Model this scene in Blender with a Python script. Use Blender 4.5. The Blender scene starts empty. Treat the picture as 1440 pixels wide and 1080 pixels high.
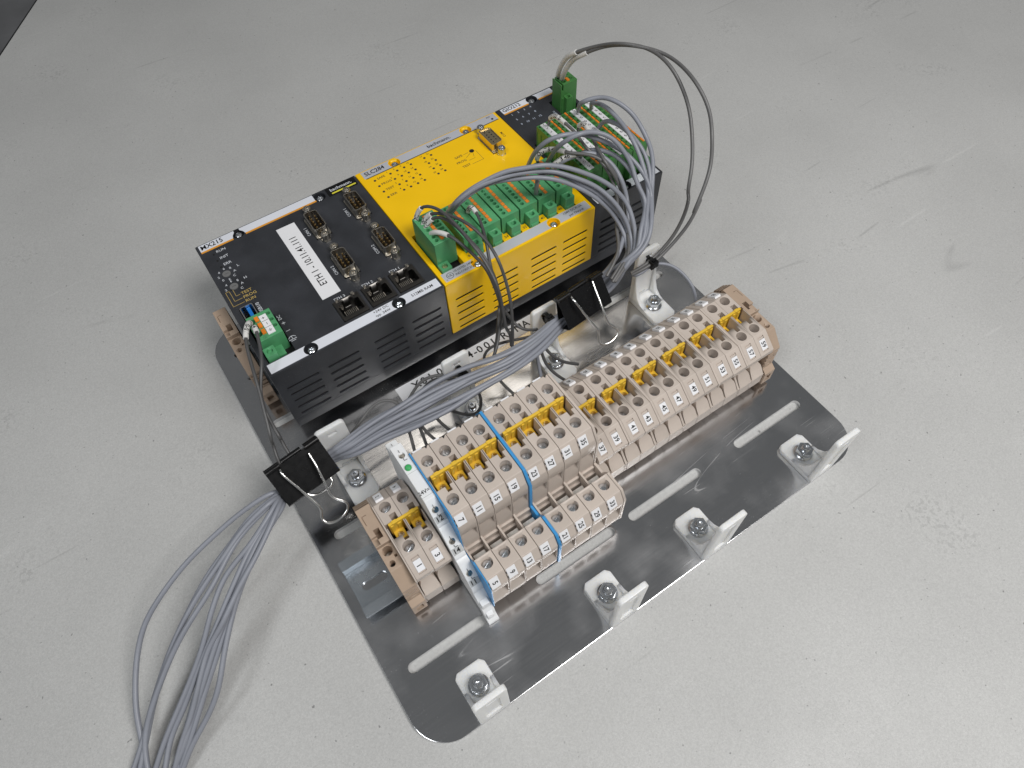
import bpy, bmesh, math, random
from mathutils import Vector, Matrix
random.seed(7)
C = bpy.context.scene.collection
SC = bpy.context.scene
S = 0.001                                   # everything below is written in millimetres
R_ = math.radians

# ------------------------------------------------------------------ camera
cam_d = bpy.data.cameras.new('camera'); cam = bpy.data.objects.new('camera', cam_d); C.objects.link(cam)
cam_d.sensor_width = 36.0; cam_d.sensor_fit = 'HORIZONTAL'; cam_d.lens = 976.449 / 1440 * 36.0
cam_d.clip_start = 0.01; cam_d.clip_end = 20
_r = [(0.8299151600520963, -0.5569407021335552, -0.032525089126483775),
      (-0.4868464712130023, -0.6945297819683481, -0.529725301856015),
      (0.27243593849408054, 0.4554617835405968, -0.8475454106718224)]
cam.matrix_world = Matrix(((_r[0][0], -_r[1][0], -_r[2][0], .00486), (_r[0][1], -_r[1][1], -_r[2][1], -.24508),
                           (_r[0][2], -_r[1][2], -_r[2][2], .37434), (0, 0, 0, 1)))
SC.camera = cam
# ------------------------------------------------------------------ light
w = bpy.data.worlds.new('World'); SC.world = w; w.use_nodes = True
w.node_tree.nodes['Background'].inputs[0].default_value = (0.95, 0.98, 1, 1)
w.node_tree.nodes['Background'].inputs[1].default_value = 0.145
def area(name, loc, target, sx, sy, power, col, roll=0):
    d = bpy.data.lights.new(name, 'AREA'); d.shape = 'RECTANGLE'; d.size = sx; d.size_y = sy; d.energy = power; d.color = col
    o = bpy.data.objects.new(name, d); C.objects.link(o); o.location = loc
    q = (Vector(target) - Vector(loc)).to_track_quat('-Z', 'Y'); o.rotation_euler = q.to_euler()
    return o
area('workbench_lamp', (0.36, -0.62, 1.0), (0.20, -0.12, 0), 0.42, 0.42, 9.3, (1, .985, .965))
l2 = area('ceiling_tube_lamp', (0.66, 0.88, 1.80), (0.66, 0.88, 0), 1.10, 0.16, 1.35, (1, .93, .83))
area('ceiling_panel_lamp', (-0.85, -0.30, 1.5), (0.12, -0.1, 0), 0.45, 0.45, 7.2, (.95, .98, 1))
SC.view_settings.view_transform = 'Standard'; SC.view_settings.look = 'None'
SC.view_settings.exposure = 0.0; SC.view_settings.gamma = 1.0
SC.render.engine = 'CYCLES'

# ------------------------------------------------------------------ materials
def mat(name, col, rough=.5, metal=0., spec=.5, noise=0., nscale=300., bump=0., bscale=800., coat=0., sss=0., rn=0., dust=0., vary=0.):
    m = bpy.data.materials.new(name); m.use_nodes = True; nt = m.node_tree; b = nt.nodes['Principled BSDF']
    b.inputs['Base Color'].default_value = (*col, 1); b.inputs['Roughness'].default_value = rough
    b.inputs['Metallic'].default_value = metal; b.inputs['Specular IOR Level'].default_value = spec
    if coat: b.inputs['Coat Weight'].default_value = coat; b.inputs['Coat Roughness'].default_value = .15
    if sss:
        b.inputs['Subsurface Weight'].default_value = sss; b.inputs['Subsurface Radius'].default_value = (1, .95, .85); b.inputs['Subsurface Scale'].default_value = .005
    if noise or bump or rn: tc = nt.nodes.new('ShaderNodeTexCoord')
    if noise or rn:
        n = nt.nodes.new('ShaderNodeTexNoise'); n.inputs['Scale'].default_value = nscale; n.inputs['Detail'].default_value = 5
        nt.links.new(tc.outputs['Object'], n.inputs['Vector'])
    if noise:
        mr = nt.nodes.new('ShaderNodeMapRange'); mr.inputs[1].default_value = .3; mr.inputs[2].default_value = .7
        mr.inputs[3].default_value = 1 - noise; mr.inputs[4].default_value = 1 + noise
        nt.links.new(n.outputs[0], mr.inputs[0])
        mx = nt.nodes.new('ShaderNodeVectorMath'); mx.operation = 'SCALE'; mx.inputs[0].default_value = col
        nt.links.new(mr.outputs[0], mx.inputs['Scale']); nt.links.new(mx.outputs[0], b.inputs['Base Color'])
    if rn:
        m2 = nt.nodes.new('ShaderNodeMapRange'); m2.inputs[1].default_value = .3; m2.inputs[2].default_value = .7
        m2.inputs[3].default_value = max(.02, rough - rn); m2.inputs[4].default_value = rough + rn
        nt.links.new(n.outputs[0], m2.inputs[0]); nt.links.new(m2.outputs[0], b.inputs['Roughness'])
    if dust or vary:
        src = b.inputs['Base Color'].links[0].from_socket if b.inputs['Base Color'].links else None
        if vary:                                             # no two mouldings are quite the same colour
            oi = nt.nodes.new('ShaderNodeObjectInfo'); m3 = nt.nodes.new('ShaderNodeMapRange'); m3.inputs[3].default_value = 1 - vary; m3.inputs[4].default_value = 1 + vary * .6
            nt.links.new(oi.outputs['Random'], m3.inputs[0]); vm = nt.nodes.new('ShaderNodeVectorMath'); vm.operation = 'SCALE'; nt.links.new(m3.outputs[0], vm.inputs['Scale'])
            if src: nt.links.new(src, vm.inputs[0])
            else: vm.inputs[0].default_value = col
            nt.links.new(vm.outputs[0], b.inputs['Base Color']); src = vm.outputs[0]
        if dust:
            tg_ = nt.nodes.new('ShaderNodeTexCoord'); fac = None
            for sc_, lo, hi in ((1500, .66, .74), (35, .40, .65)):
                q = nt.nodes.new('ShaderNodeTexNoise'); q.inputs['Scale'].default_value = sc_; q.inputs['Detail'].default_value = 3; nt.links.new(tg_.outputs['Object'], q.inputs['Vector'])
                r = nt.nodes.new('ShaderNodeMapRange'); r.inputs[1].default_value = lo; r.inputs[2].default_value = hi; nt.links.new(q.outputs[0], r.inputs[0])
                if fac is None: fac = r.outputs[0]
                else:
                    mm = nt.nodes.new('ShaderNodeMath'); mm.operation = 'MULTIPLY'; nt.links.new(fac, mm.inputs[0]); nt.links.new(r.outputs[0], mm.inputs[1]); fac = mm.outputs[0]
            ms = nt.nodes.new('ShaderNodeMath'); ms.operation = 'MULTIPLY'; ms.inputs[1].default_value = dust; nt.links.new(fac, ms.inputs[0])
            mix = nt.nodes.new('ShaderNodeMix'); mix.data_type = 'RGBA'; mix.inputs[7].default_value = (.30, .29, .27, 1); nt.links.new(ms.outputs[0], mix.inputs[0])
            if src: nt.links.new(src, mix.inputs[6])
            else: mix.inputs[6].default_value = (*col, 1)
            nt.links.new(mix.outputs[2], b.inputs['Base Color'])
    if bump:
        n2 = nt.nodes.new('ShaderNodeTexNoise'); n2.inputs['Scale'].default_value = bscale; n2.inputs['Detail'].default_value = 3
        nt.links.new(tc.outputs['Object'], n2.inputs['Vector'])
        bp = nt.nodes.new('ShaderNodeBump'); bp.inputs['Strength'].default_value = bump; bp.inputs['Distance'].default_value = .0004
        nt.links.new(n2.outputs[0], bp.inputs['Height']); nt.links.new(bp.outputs[0], b.inputs['Normal'])
    return m
M = dict(
    black=mat('black_coated_metal', (.030, .032, .038), .42, bump=.12, bscale=2500, noise=.25, nscale=60, rn=.06, dust=.22),
    black2=mat('black_plastic', (.006, .006, .0065), .28, spec=.35, rn=.04),
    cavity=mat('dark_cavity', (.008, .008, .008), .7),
    yellow=mat('yellow_coated_metal', (.95, .565, .0), .36, noise=.03, nscale=40, bump=.06, bscale=2500, rn=.06, dust=.16),
    silver=mat('silver_grey_film', (.47, .48, .52), .42, noise=.05, nscale=30),
    white=mat('white_film', (.72, .74, .80), .4, noise=.03, nscale=30),
    paper=mat('white_label_paper', (.82, .82, .84), .5, noise=.02, nscale=80),
    orange=mat('orange_plastic', (.85, .24, .02), .4),
    orangel=mat('orange_print', (.75, .33, .04), .45),
    green=mat('green_plastic', (.09, .345, .15), .42, noise=.06, nscale=120, bump=.08, vary=.08),
    green2=mat('dark_green_plastic', (.065, .225, .06), .42, noise=.08, nscale=120, bump=.08),
    beige=mat('beige_plastic', (.54, .468, .412), .44, noise=.05, nscale=90, bump=.10, bscale=1500, vary=.07, dust=.12),
    tan=mat('tan_plastic', (.42, .315, .235), .52, noise=.05, nscale=90, bump=.10, bscale=1500),
    jump=mat('yellow_plastic', (.78, .50, .045), .42, noise=.06, nscale=150),
    grey=mat('light_grey_plastic', (.80, .81, .82), .45, noise=.03, nscale=90),
    greyd=mat('mid_grey_label', (.52, .53, .53), .5),
    blue=mat('blue_plastic', (.045, .29, .62), .4),
    usbblue=mat('usb_blue', (.01, .17, .55), .35),
    led=mat('green_lens', (.05, .42, .12), .12, coat=.6),
    wire=mat('grey_wire_sheath', (.25, .262, .30), .42, noise=.07, nscale=60),
    wire2=mat('dark_grey_wire_sheath', (.075, .074, .075), .4, noise=.12, nscale=60),
    wire3=mat('mid_grey_wire_sheath', (.13, .128, .128), .4, noise=.10, nscale=60),
    sleeve=mat('white_sleeve', (.74, .73, .71), .45, noise=.03, nscale=100),
    nylon=mat('milky_nylon', (.86, .86, .84), .34, sss=.9, noise=.03, nscale=60),
    zinc=mat('zinc_plated_steel', (.64, .66, .69), .24, metal=1, rn=.03, nscale=60),
    steel=mat('bright_steel', (.80, .79, .77), .20, metal=1, rn=.05, nscale=200),
    nickel=mat('dull_nickel', (.50, .47, .42), .30, metal=1, rn=.08, nscale=300),
    clampm=mat('tinned_clamp', (.72, .70, .66), .38, metal=.75, noise=.15, nscale=300),
    railzinc=mat('blue_zinc_rail', (.60, .65, .70), .26, metal=.95, rn=.05, nscale=60),
    rotor=mat('grey_rotor', (.16, .16, .16), .5),
    jack=mat('dark_nickel', (.10, .095, .09), .34, metal=1, rn=.08, nscale=200),
    gold=mat('gold_pin', (.85, .58, .26), .28, metal=1),
    goldsh=mat('brass_shell', (.72, .60, .38), .26, metal=1),
    ink=mat('black_ink', (.012, .012, .013), .5),
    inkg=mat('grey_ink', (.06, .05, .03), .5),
    inkw=mat('white_ink', (.62, .64, .68), .5),
    inkgold=mat('gold_ink', (.52, .37, .11), .5),
    inkb=mat('pale_blue_ink', (.50, .55, .66), .5),
    yprint=mat('lemon_print', (.72, .66, .05), .5),
    floor=mat('dark_floor', (.30, .30, .31), .55, noise=.2, nscale=8),
)
def tabletop_mat():
    m = bpy.data.materials.new('grey_laminate'); m.use_nodes = True; nt = m.node_tree; N = nt.nodes.new; L = nt.links.new
    b = nt.nodes['Principled BSDF']; tc = N('ShaderNodeTexCoord'); P = tc.outputs['Object']
    def noise(sc, det=4, vec=P, rough=.5):
        n = N('ShaderNodeTexNoise'); n.inputs['Scale'].default_value = sc; n.inputs['Detail'].default_value = det; n.inputs['Roughness'].default_value = rough
        L(vec, n.inputs['Vector']); return n.outputs[0]
    def rng(x, a, b_, c, d):
        r = N('ShaderNodeMapRange'); r.inputs[1].default_value = a; r.inputs[2].default_value = b_; r.inputs[3].default_value = c; r.inputs[4].default_value = d
        L(x, r.inputs[0]); return r.outputs[0]
    def mth(op, a, b_):
        r = N('ShaderNodeMath'); r.operation = op
        for i, v in enumerate((a, b_)):
            if isinstance(v, (int, float)): r.inputs[i].default_value = v
            else: L(v, r.inputs[i])
        return r.outputs[0]
    f = rng(noise(2400, 3), .3, .7, .89, 1.11)                       # fine grain of the laminate
    f = mth('MULTIPLY', f, rng(noise(900, 3), .3, .7, .93, 1.07))
    f = mth('MULTIPLY', f, rng(noise(7, 6), .3, .7, .92, 1.05))      # cloudy wear
    f = mth('MULTIPLY', f, rng(noise(380, 2), .72, .76, 1, .5))     # small dirt specks
    smudge = mth('MULTIPLY', rng(noise(14, 3), .60, .70, 0, 1), rng(noise(420, 2), .52, .60, 0, 1))
    f = mth('MULTIPLY', f, rng(smudge, 0, 1, 1, .86))
    def scratches(ang, sx, sy, a, b_, seed):
        mp = N('ShaderNodeMapping'); mp.inputs['Rotation'].default_value = (0, 0, ang); mp.inputs['Location'].default_value = (seed, seed * .37, 0)
        mp.inputs['Scale'].default_value = (sx, sy, 1); L(P, mp.inputs['Vector'])
        nz = N('ShaderNodeTexNoise'); nz.inputs['Scale'].default_value = 3; nz.inputs['Detail'].default_value = 0; L(P, nz.inputs['Vector'])
        ad = N('ShaderNodeVectorMath'); ad.operation = 'MULTIPLY_ADD'; ad.inputs[1].default_value = (.25, .25, 0); L(nz.outputs[1], ad.inputs[0]); L(mp.outputs[0], ad.inputs[2])
        v = noise(1.0, 0, ad.outputs[0]); v = mth('ABSOLUTE', mth('SUBTRACT', v, .5), 0)
        line = rng(v, 0, .006, 1, 0)
        return mth('MULTIPLY', line, rng(noise(a, 2), b_, b_ + .06, 0, 1))
    s1 = scratches(R_(35), 1.2, 13, 13, .59, 3.1); s2 = scratches(R_(-55), 1.0, 12, 16, .61, 7.7); s3 = scratches(R_(80), 1.0, 14, 12, .60, 1.3)
    f = mth('MULTIPLY', f, rng(s1, 0, 1, 1, .80)); f = mth('MULTIPLY', f, rng(s2, 0, 1, 1, .84))
    f = mth('ADD', f, mth('MULTIPLY', s3, .10))
    sc = N('ShaderNodeVectorMath'); sc.operation = 'SCALE'; sc.inputs[0].default_value = (.500, .499, .490); L(f, sc.inputs['Scale'])
    L(sc.outputs[0], b.inputs['Base Color']); b.inputs['Specular IOR Level'].default_value = .4
    L(rng(noise(25, 4), .3, .7, .42, .58), b.inputs['Roughness'])
    bp = N('ShaderNodeBump'); bp.inputs['Strength'].default_value = .25; bp.inputs['Distance'].default_value = .0003
    L(noise(1800, 2), bp.inputs['Height']); L(bp.outputs[0], b.inputs['Normal'])
    return m
def plate_mat():
    m = bpy.data.materials.new('scuffed_aluminium'); m.use_nodes = True; nt = m.node_tree; N = nt.nodes.new; L = nt.links.new
    b = nt.nodes['Principled BSDF']; tc = N('ShaderNodeTexCoord'); P = tc.outputs['Object']
    def noise(sc, det=4, vec=P):
        n = N('ShaderNodeTexNoise'); n.inputs['Scale'].default_value = sc; n.inputs['Detail'].default_value = det; L(vec, n.inputs['Vector']); return n.outputs[0]
    def rng(x, a, b_, c, d):
        r = N('ShaderNodeMapRange'); r.inputs[1].default_value = a; r.inputs[2].default_value = b_; r.inputs[3].default_value = c; r.inputs[4].default_value = d
        L(x, r.inputs[0]); return r.outputs[0]
    def mth(op, a, b_):
        r = N('ShaderNodeMath'); r.operation = op
        for i, v in enumerate((a, b_)):
            if isinstance(v, (int, float)): r.inputs[i].default_value = v
            else: L(v, r.inputs[i])
        return r.outputs[0]
    mp = N('ShaderNodeMapping'); mp.inputs['Scale'].default_value = (30, 1400, 1400); L(P, mp.inputs['Vector'])
    brush = noise(1.0, 3, mp.outputs[0])
    smear = rng(noise(26, 6), .47, .72, 0, 1)                        # finger smears and dust
    dust = mth('MULTIPLY', rng(noise(1700, 2), .69, .74, 0, .7), rng(noise(18, 3), .42, .62, 0, 1))
    def scr(ang, sx, sy, seed, th):
        q = N('ShaderNodeMapping'); q.inputs['Rotation'].default_value = (0, 0, ang); q.inputs['Scale'].default_value = (sx, sy, 1); q.inputs['Location'].default_value = (seed, seed, 0); L(P, q.inputs['Vector'])
        v = mth('ABSOLUTE', mth('SUBTRACT', noise(1.0, 0, q.outputs[0]), .5), 0)
        return mth('MULTIPLY', rng(v, 0, .006, 1, 0), rng(noise(24, 2), th + .02, th + .08, 0, .8))
    sc = mth('MAXIMUM', mth('MAXIMUM', scr(R_(62), 5, 70, 2.2, .56), scr(R_(-20), 4, 60, 5.1, .58)), scr(R_(110), 6, 90, 9.1, .60))
    rough = mth('ADD', rng(brush, .3, .7, .14, .18), mth('MULTIPLY', smear, .10))
    rough = mth('ADD', rough, mth('MULTIPLY', mth('MAXIMUM', dust, sc), .2))
    L(rough, b.inputs['Roughness'])
    met = mth('SUBTRACT', 1.0, mth('MULTIPLY', mth('MAXIMUM', mth('MULTIPLY', dust, .8), mth('MULTIPLY', sc, .6)), .30)); met = mth('SUBTRACT', met, mth('MULTIPLY', smear, .085)); L(met, b.inputs['Metallic'])
    b.inputs['Base Color'].default_value = (.63, .63, .64, 1)
    bp = N('ShaderNodeBump'); bp.inputs['Strength'].default_value = .02; bp.inputs['Distance'].default_value = .0002; L(brush, bp.inputs['Height']); L(bp.outputs[0], b.inputs['Normal'])
    return m
M['table'] = tabletop_mat(); M['plate'] = plate_mat()

# ------------------------------------------------------------------ mesh helpers
class MB:
    def __init__(s): s.v = []; s.f = []
    def add(s, vs, fs):
        n = len(s.v); s.v += [tuple(q) for q in vs]; s.f += [tuple(i + n for i in f) for f in fs]; return s
    def box(s, x0, y0, z0, x1, y1, z1):
        return s.add([(x0, y0, z0), (x1, y0, z0), (x1, y1, z0), (x0, y1, z0), (x0, y0, z1), (x1, y0, z1), (x1, y1, z1), (x0, y1, z1)],
                     [(3, 2, 1, 0), (4, 5, 6, 7), (0, 1, 5, 4), (1, 2, 6, 5), (2, 3, 7, 6), (3, 0, 4, 7)])
    def prism(s, poly, ax, a, b):
        n = len(poly)
        def P(p, t): return (t, p[0], p[1]) if ax == 'x' else (p[0], t, p[1]) if ax == 'y' else (p[0], p[1], t)
        return s.add([P(p, a) for p in poly] + [P(p, b) for p in poly],
                     [tuple(range(n - 1, -1, -1)), tuple(range(n, 2 * n))] + [(i, (i + 1) % n, n + (i + 1) % n, n + i) for i in range(n)])
    def cyl(s, c, r, h, ax='z', n=20, r2=None, rot=0):
        r2 = r if r2 is None else r2; vs = []
        for k, rr in ((0, r), (h, r2)):
            for i in range(n):
                a = 2 * math.pi * i / n + rot; u, w_ = rr * math.cos(a), rr * math.sin(a)
                vs.append((c[0] + u, c[1] + w_, c[2] + k) if ax == 'z' else (c[0] + u, c[1] + k, c[2] + w_) if ax == 'y' else (c[0] + k, c[1] + u, c[2] + w_))
        return s.add(vs, [tuple(range(n - 1, -1, -1)), tuple(range(n, 2 * n))] + [(i, (i + 1) % n, n + (i + 1) % n, n + i) for i in range(n)])
    def lathe(s, c, prof, n=20):
        vs = []; m = len(prof)
        for r, z in prof:
            for i in range(n):
                a = 2 * math.pi * i / n; vs.append((c[0] + r * math.cos(a), c[1] + r * math.sin(a), c[2] + z))
        fs = [tuple(range(n - 1, -1, -1)), tuple((m - 1) * n + i for i in range(n))]
        for k in range(m - 1): fs += [(k * n + i, k * n + (i + 1) % n, (k + 1) * n + (i + 1) % n, (k + 1) * n + i) for i in range(n)]
        return s.add(vs, fs)
    def ring(s, outer, inner, z0, z1):                    # closed band between two outlines with equal counts
        n = len(outer); vs = [(*p, z0) for p in outer] + [(*p, z0) for p in inner] + [(*p, z1) for p in outer] + [(*p, z1) for p in inner]; fs = []
        for i in range(n):
            j = (i + 1) % n
            fs += [(i, j, 2 * n + j, 2 * n + i), (n + j, n + i, 3 * n + i, 3 * n + j), (2 * n + i, 2 * n + j, 3 * n + j, 3 * n + i), (j, i, n + i, n + j)]
        return s.add(vs, fs)
    def tube(s, pts, r, n=8, closed=False):
        P = [Vector(p) for p in pts]; m = len(P); T = []
        for i in range(m):
            a = P[(i - 1) % m] if (closed or i) else P[0]; b = P[(i + 1) % m] if (closed or i < m - 1) else P[-1]
            T.append((b - a).normalized())
        nv = T[0].orthogonal().normalized(); rows = []
        for i in range(m):
            nv = (nv - T[i] * nv.dot(T[i])).normalized(); bv = T[i].cross(nv)
            rows.append([P[i] + (nv * math.cos(2 * math.pi * k / n) + bv * math.sin(2 * math.pi * k / n)) * (r[i] if isinstance(r, list) else r) for k in range(n)])
        vs = [tuple(q) for row in rows for q in row]; fs = []
        for i in range(m if closed else m - 1):
            j = (i + 1) % m
            fs += [(i * n + k, i * n + (k + 1) % n, j * n + (k + 1) % n, j * n + k) for k in range(n)]
        if not closed: fs += [tuple(range(n - 1, -1, -1)), tuple((m - 1) * n + k for k in range(n))]
        return s.add(vs, fs)
    def mesh(s, name, o=(0, 0, 0), bevel=0, smooth=40):
        me = bpy.data.meshes.new(name)
        me.from_pydata([((x - o[0]) * S, (y - o[1]) * S, (z - o[2]) * S) for x, y, z in s.v], [], s.f)
        bm = bmesh.new(); bm.from_mesh(me); bmesh.ops.recalc_face_normals(bm, faces=bm.faces)
        if bevel:
            es = [e for e in bm.edges if len(e.link_faces) == 2 and e.calc_face_angle(0) > R_(35)]
            bmesh.ops.bevel(bm, geom=es, offset=bevel * S, segments=2, profile=.6, affect='EDGES', clamp_overlap=True)
        bm.to_mesh(me); bm.free()
        finish(me, smooth); return weighted(me) if bevel else me
def finish(me, ang):
    me.polygons.foreach_set('use_smooth', [True] * len(me.polygons)); me.set_sharp_from_angle(angle=R_(ang)); me.update()
def weighted(me):                                          # even shading over large faces next to small bevels
    a = bpy.data.objects.new('tmp_w', me); C.objects.link(a); md = a.modifiers.new('w', 'WEIGHTED_NORMAL'); md.keep_sharp = True; md.weight = 80
    dg = bpy.context.evaluated_depsgraph_get(); dg.update(); r = bpy.data.meshes.new_from_object(a.evaluated_get(dg)); n = me.name
    bpy.data.objects.remove(a); bpy.data.meshes.remove(me); r.name = n; return r
def cut_mesh(me, cutter):                                  # carve the cutter's volume out of a mesh
    a = bpy.data.objects.new('tmp_a', me); cm = cutter.mesh('tmp'); b = bpy.data.objects.new('tmp_b', cm)
    C.objects.link(a); C.objects.link(b); md = a.modifiers.new('b', 'BOOLEAN'); md.operation = 'DIFFERENCE'; md.object = b; md.solver = 'EXACT'; md.use_self = True
    dg = bpy.context.evaluated_depsgraph_get(); dg.update(); r = bpy.data.meshes.new_from_object(a.evaluated_get(dg)); r.name = me.name
    bpy.data.objects.remove(a); bpy.data.objects.remove(b); bpy.data.meshes.remove(cm); r.materials.clear(); finish(r, 30); return weighted(r)
# ------------------------------------------------------------------ object helpers
def tag(o, label=None, cat=None, group=None, kind=None):
    if label: o['label'] = label
    if cat: o['category'] = cat
    if group: o['group'] = group
    if kind: o['kind'] = kind
    return o
def thing(name, label, cat, loc=(0, 0, 0), group=None):
    o = bpy.data.objects.new(name, None); C.objects.link(o); o.empty_display_size = .005
    o.location = [q * S for q in loc]; o['o'] = [float(q) for q in loc]; return tag(o, label, cat, group)
def rooto(p):
    while p.parent is not None: p = p.parent
    return tuple(p.get('o', (0, 0, 0)))
def part(name, mb, material, parent, bevel=0, cut=None, smooth=40, at=None, label=None, stuff=False):
    o0 = rooto(parent) if parent is not None else (0, 0, 0)
    if isinstance(mb, MB):
        me = mb.mesh(name, (0, 0, 0) if at is not None else o0, bevel, smooth)
        if cut is not None:
            c2 = MB(); c2.v = [tuple(q[i] - (0 if at is not None else o0[i]) for i in range(3)) for q in cut.v]; c2.f = cut.f
            me = cut_mesh(me, c2)
    else: me = mb
    if not me.materials: me.materials.append(M[material])
    o = bpy.data.objects.new(name, me); C.objects.link(o)
    if parent is not None: o.parent = parent
    if at is not None:
        pl = Vector(o0)
        q = parent
        while q is not None and q.parent is not None: pl += Vector(q.location) / S; q = q.parent
        o.location = [(at[i] - pl[i]) * S for i in range(3)]
    if label: o['label'] = label
    if stuff: o['kind'] = 'stuff'
    return o
def solo(name, mb, material, label, cat, group=None, kind=None, bevel=0, cut=None, smooth=40):
    return tag(part(name, mb, material, None, bevel, cut, smooth), label, cat, group, kind)
KIDS = {}
def dup(o, loc=None, parent=None, label=None, skip=()):
    c = o.copy(); C.objects.link(c)
    if parent is not None: c.parent = parent
    if loc is not None: c.location = [q * S for q in loc]; c['o'] = [float(q) for q in loc]
    if label: c['label'] = label
    for ch in list(o.children):
        if ch.name.split('.')[0] in skip: continue
        dup(ch, None, c)
    return c
TXT = {}
def text(s, pos, size, parent, material='ink', rot=0, align='CENTER', sx=1.0, xd=None, yd=None, bold=0., name='lettering', bend=None, sp=1.0):
    """flat lettering: pos = middle (or left end) of the line in mm, size = cap height in mm"""
    cu = bpy.data.curves.new('t', 'FONT'); cu.body = s; cu.size = 1 / .69; cu.align_x = align; cu.align_y = 'CENTER'; cu.resolution_u = 2; cu.offset = .012 + bold; cu.space_character = sp
    t = bpy.data.objects.new('t', cu); C.objects.link(t); dg = bpy.context.evaluated_depsgraph_get(); dg.update()
    me = bpy.data.meshes.new_from_object(t.evaluated_get(dg)); bpy.data.objects.remove(t); bpy.data.curves.remove(cu); me.name = name; me.materials.clear()
    a = R_(rot); X = Vector(xd).normalized() if xd else Vector((math.cos(a), math.sin(a), 0)); Y = Vector(yd).normalized() if yd else Vector((-math.sin(a), math.cos(a), 0))
    o0 = Vector(rooto(parent)); 
    for v in me.vertices:
        u, h = v.co.x * size * sx, v.co.y * size
        q = bend(u, h) if bend else Vector(pos) + X * u + Y * h
        v.co = (q - o0) * S
    me.materials.append(M[material]); o = bpy.data.objects.new(name, me); C.objects.link(o); o.parent = parent
    # a sub-part of a shifted part: take the part's own offset out again
    q = parent; off = Vector((0, 0, 0))
    while q.parent is not None: off += q.location; q = q.parent
    o.location = -off
    return o
def rrect(x0, y0, x1, y1, r, n=6):
    out = []
    for cx, cy, a in ((x1 - r, y1 - r, 0), (x0 + r, y1 - r, 90), (x0 + r, y0 + r, 180), (x1 - r, y0 + r, 270)):
        out += [(cx + r * math.cos(R_(a + 90 * i / n)), cy + r * math.sin(R_(a + 90 * i / n))) for i in range(n + 1)]
    return out
def catmull(pts, step=2.5):
    P = [Vector(p) for p in pts]; P = [P[0] * 2 - P[1]] + P + [P[-1] * 2 - P[-2]]; out = []
    for i in range(1, len(P) - 2):
        p0, p1, p2, p3 = P[i - 1:i + 3]
        d1 = max(1e-3, (p1 - p0).length ** .5); d2 = max(1e-3, (p2 - p1).length ** .5); d3 = max(1e-3, (p3 - p2).length ** .5)
        t1 = (p1 - p0) / d1 - (p2 - p0) / (d1 + d2) + (p2 - p1) / d2; t2 = (p2 - p1) / d2 - (p3 - p1) / (d2 + d3) + (p3 - p2) / d3
        t1 *= d2; t2 *= d2; n = max(2, int((p2 - p1).length / step))
        for k in range(n):
            t = k / n; a = 2 * t ** 3 - 3 * t * t + 1; b = t ** 3 - 2 * t * t + t; c = -2 * t ** 3 + 3 * t * t; d = t ** 3 - t * t
            out.append(p1 * a + t1 * b + p2 * c + t2 * d)
    out.append(P[-2]); return out
def smooth_path(P, it=3):
    for _ in range(it): P = [P[0]] + [(P[i - 1] + P[i] * 2 + P[i + 1]) / 4 for i in range(1, len(P) - 1)] + [P[-1]]
    return P
# ------------------------------------------------------------------ table, floor, plate
EX, EY = 53.4, 78.3; el = math.hypot(EX, EY); ex, ey = EX / el, EY / el
e0 = (-13.6, 620.1); A_ = (e0[0] + ex * 900, e0[1] + ey * 900); B_ = (e0[0] - ex * 1500, e0[1] - ey * 1500)
poly = [A_, B_, (B_[0] + ey * 2200, B_[1] - ex * 2200), (A_[0] + ey * 2200, A_[1] - ex * 2200)]
t = tag(part('tabletop', MB().prism(poly, 'z', -38, -3), 'table', None, bevel=.8), kind='structure')
t2 = MB(); off = 1.5
solo('table_edging', MB().prism([(A_[0] - ey * off, A_[1] + ex * off), (B_[0] - ey * off, B_[1] + ex * off), B_, A_], 'z', -38, -3.2), 'black2', None, None, kind='structure')
tag(part('floor', MB().box(-6000, -6000, -770, 6000, 6000, -750), 'floor', None), kind='structure')

plate = thing('mounting_plate', 'scuffed aluminium mounting plate with rounded corners and long slots lying on the table', 'mounting plate', (124, -48, -3))
def slot(x0, x1, y, r=2.9, z0=-6, z1=3):
    return MB().prism(rrect(x0, y - r, x1, y + r, r - .01, 6), 'z', z0, z1)
cut = MB()
def addmb(a, b): a.add(b.v, b.f)
for y in (-156.4, -71, -27.5, 16, 80):
    for x0, x1 in ((-13.5, 39), (66, 118.5), (129.6, 182.2), (209.7, 262.6)): addmb(cut, slot(x0, x1, y))
cut.cyl((-11.1, 57.7, -6), 2, 9, n=16)
part('plate_sheet', MB().prism(rrect(-24.2, -198, 272.8, 103.5, 20, 10), 'z', -2.97, 0), 'plate', plate, bevel=.25, cut=cut)
lb = part('name_strip', MB().box(61.7, -15.8, .02, 231, -4.8, .22), 'paper', plate)
for ch, x in zip('X01.0004-001-RPNA-01', (74.7, 80.2, 85.2, 88.4, 92, 97.5, 103, 115, 119, 122.7, 128.3, 133.2, 137, 142, 147.7, 153.4, 159, 164.3, 169, 174)): text(ch, (x, -9.7, .25), 5.4, lb, bold=.012)

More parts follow.
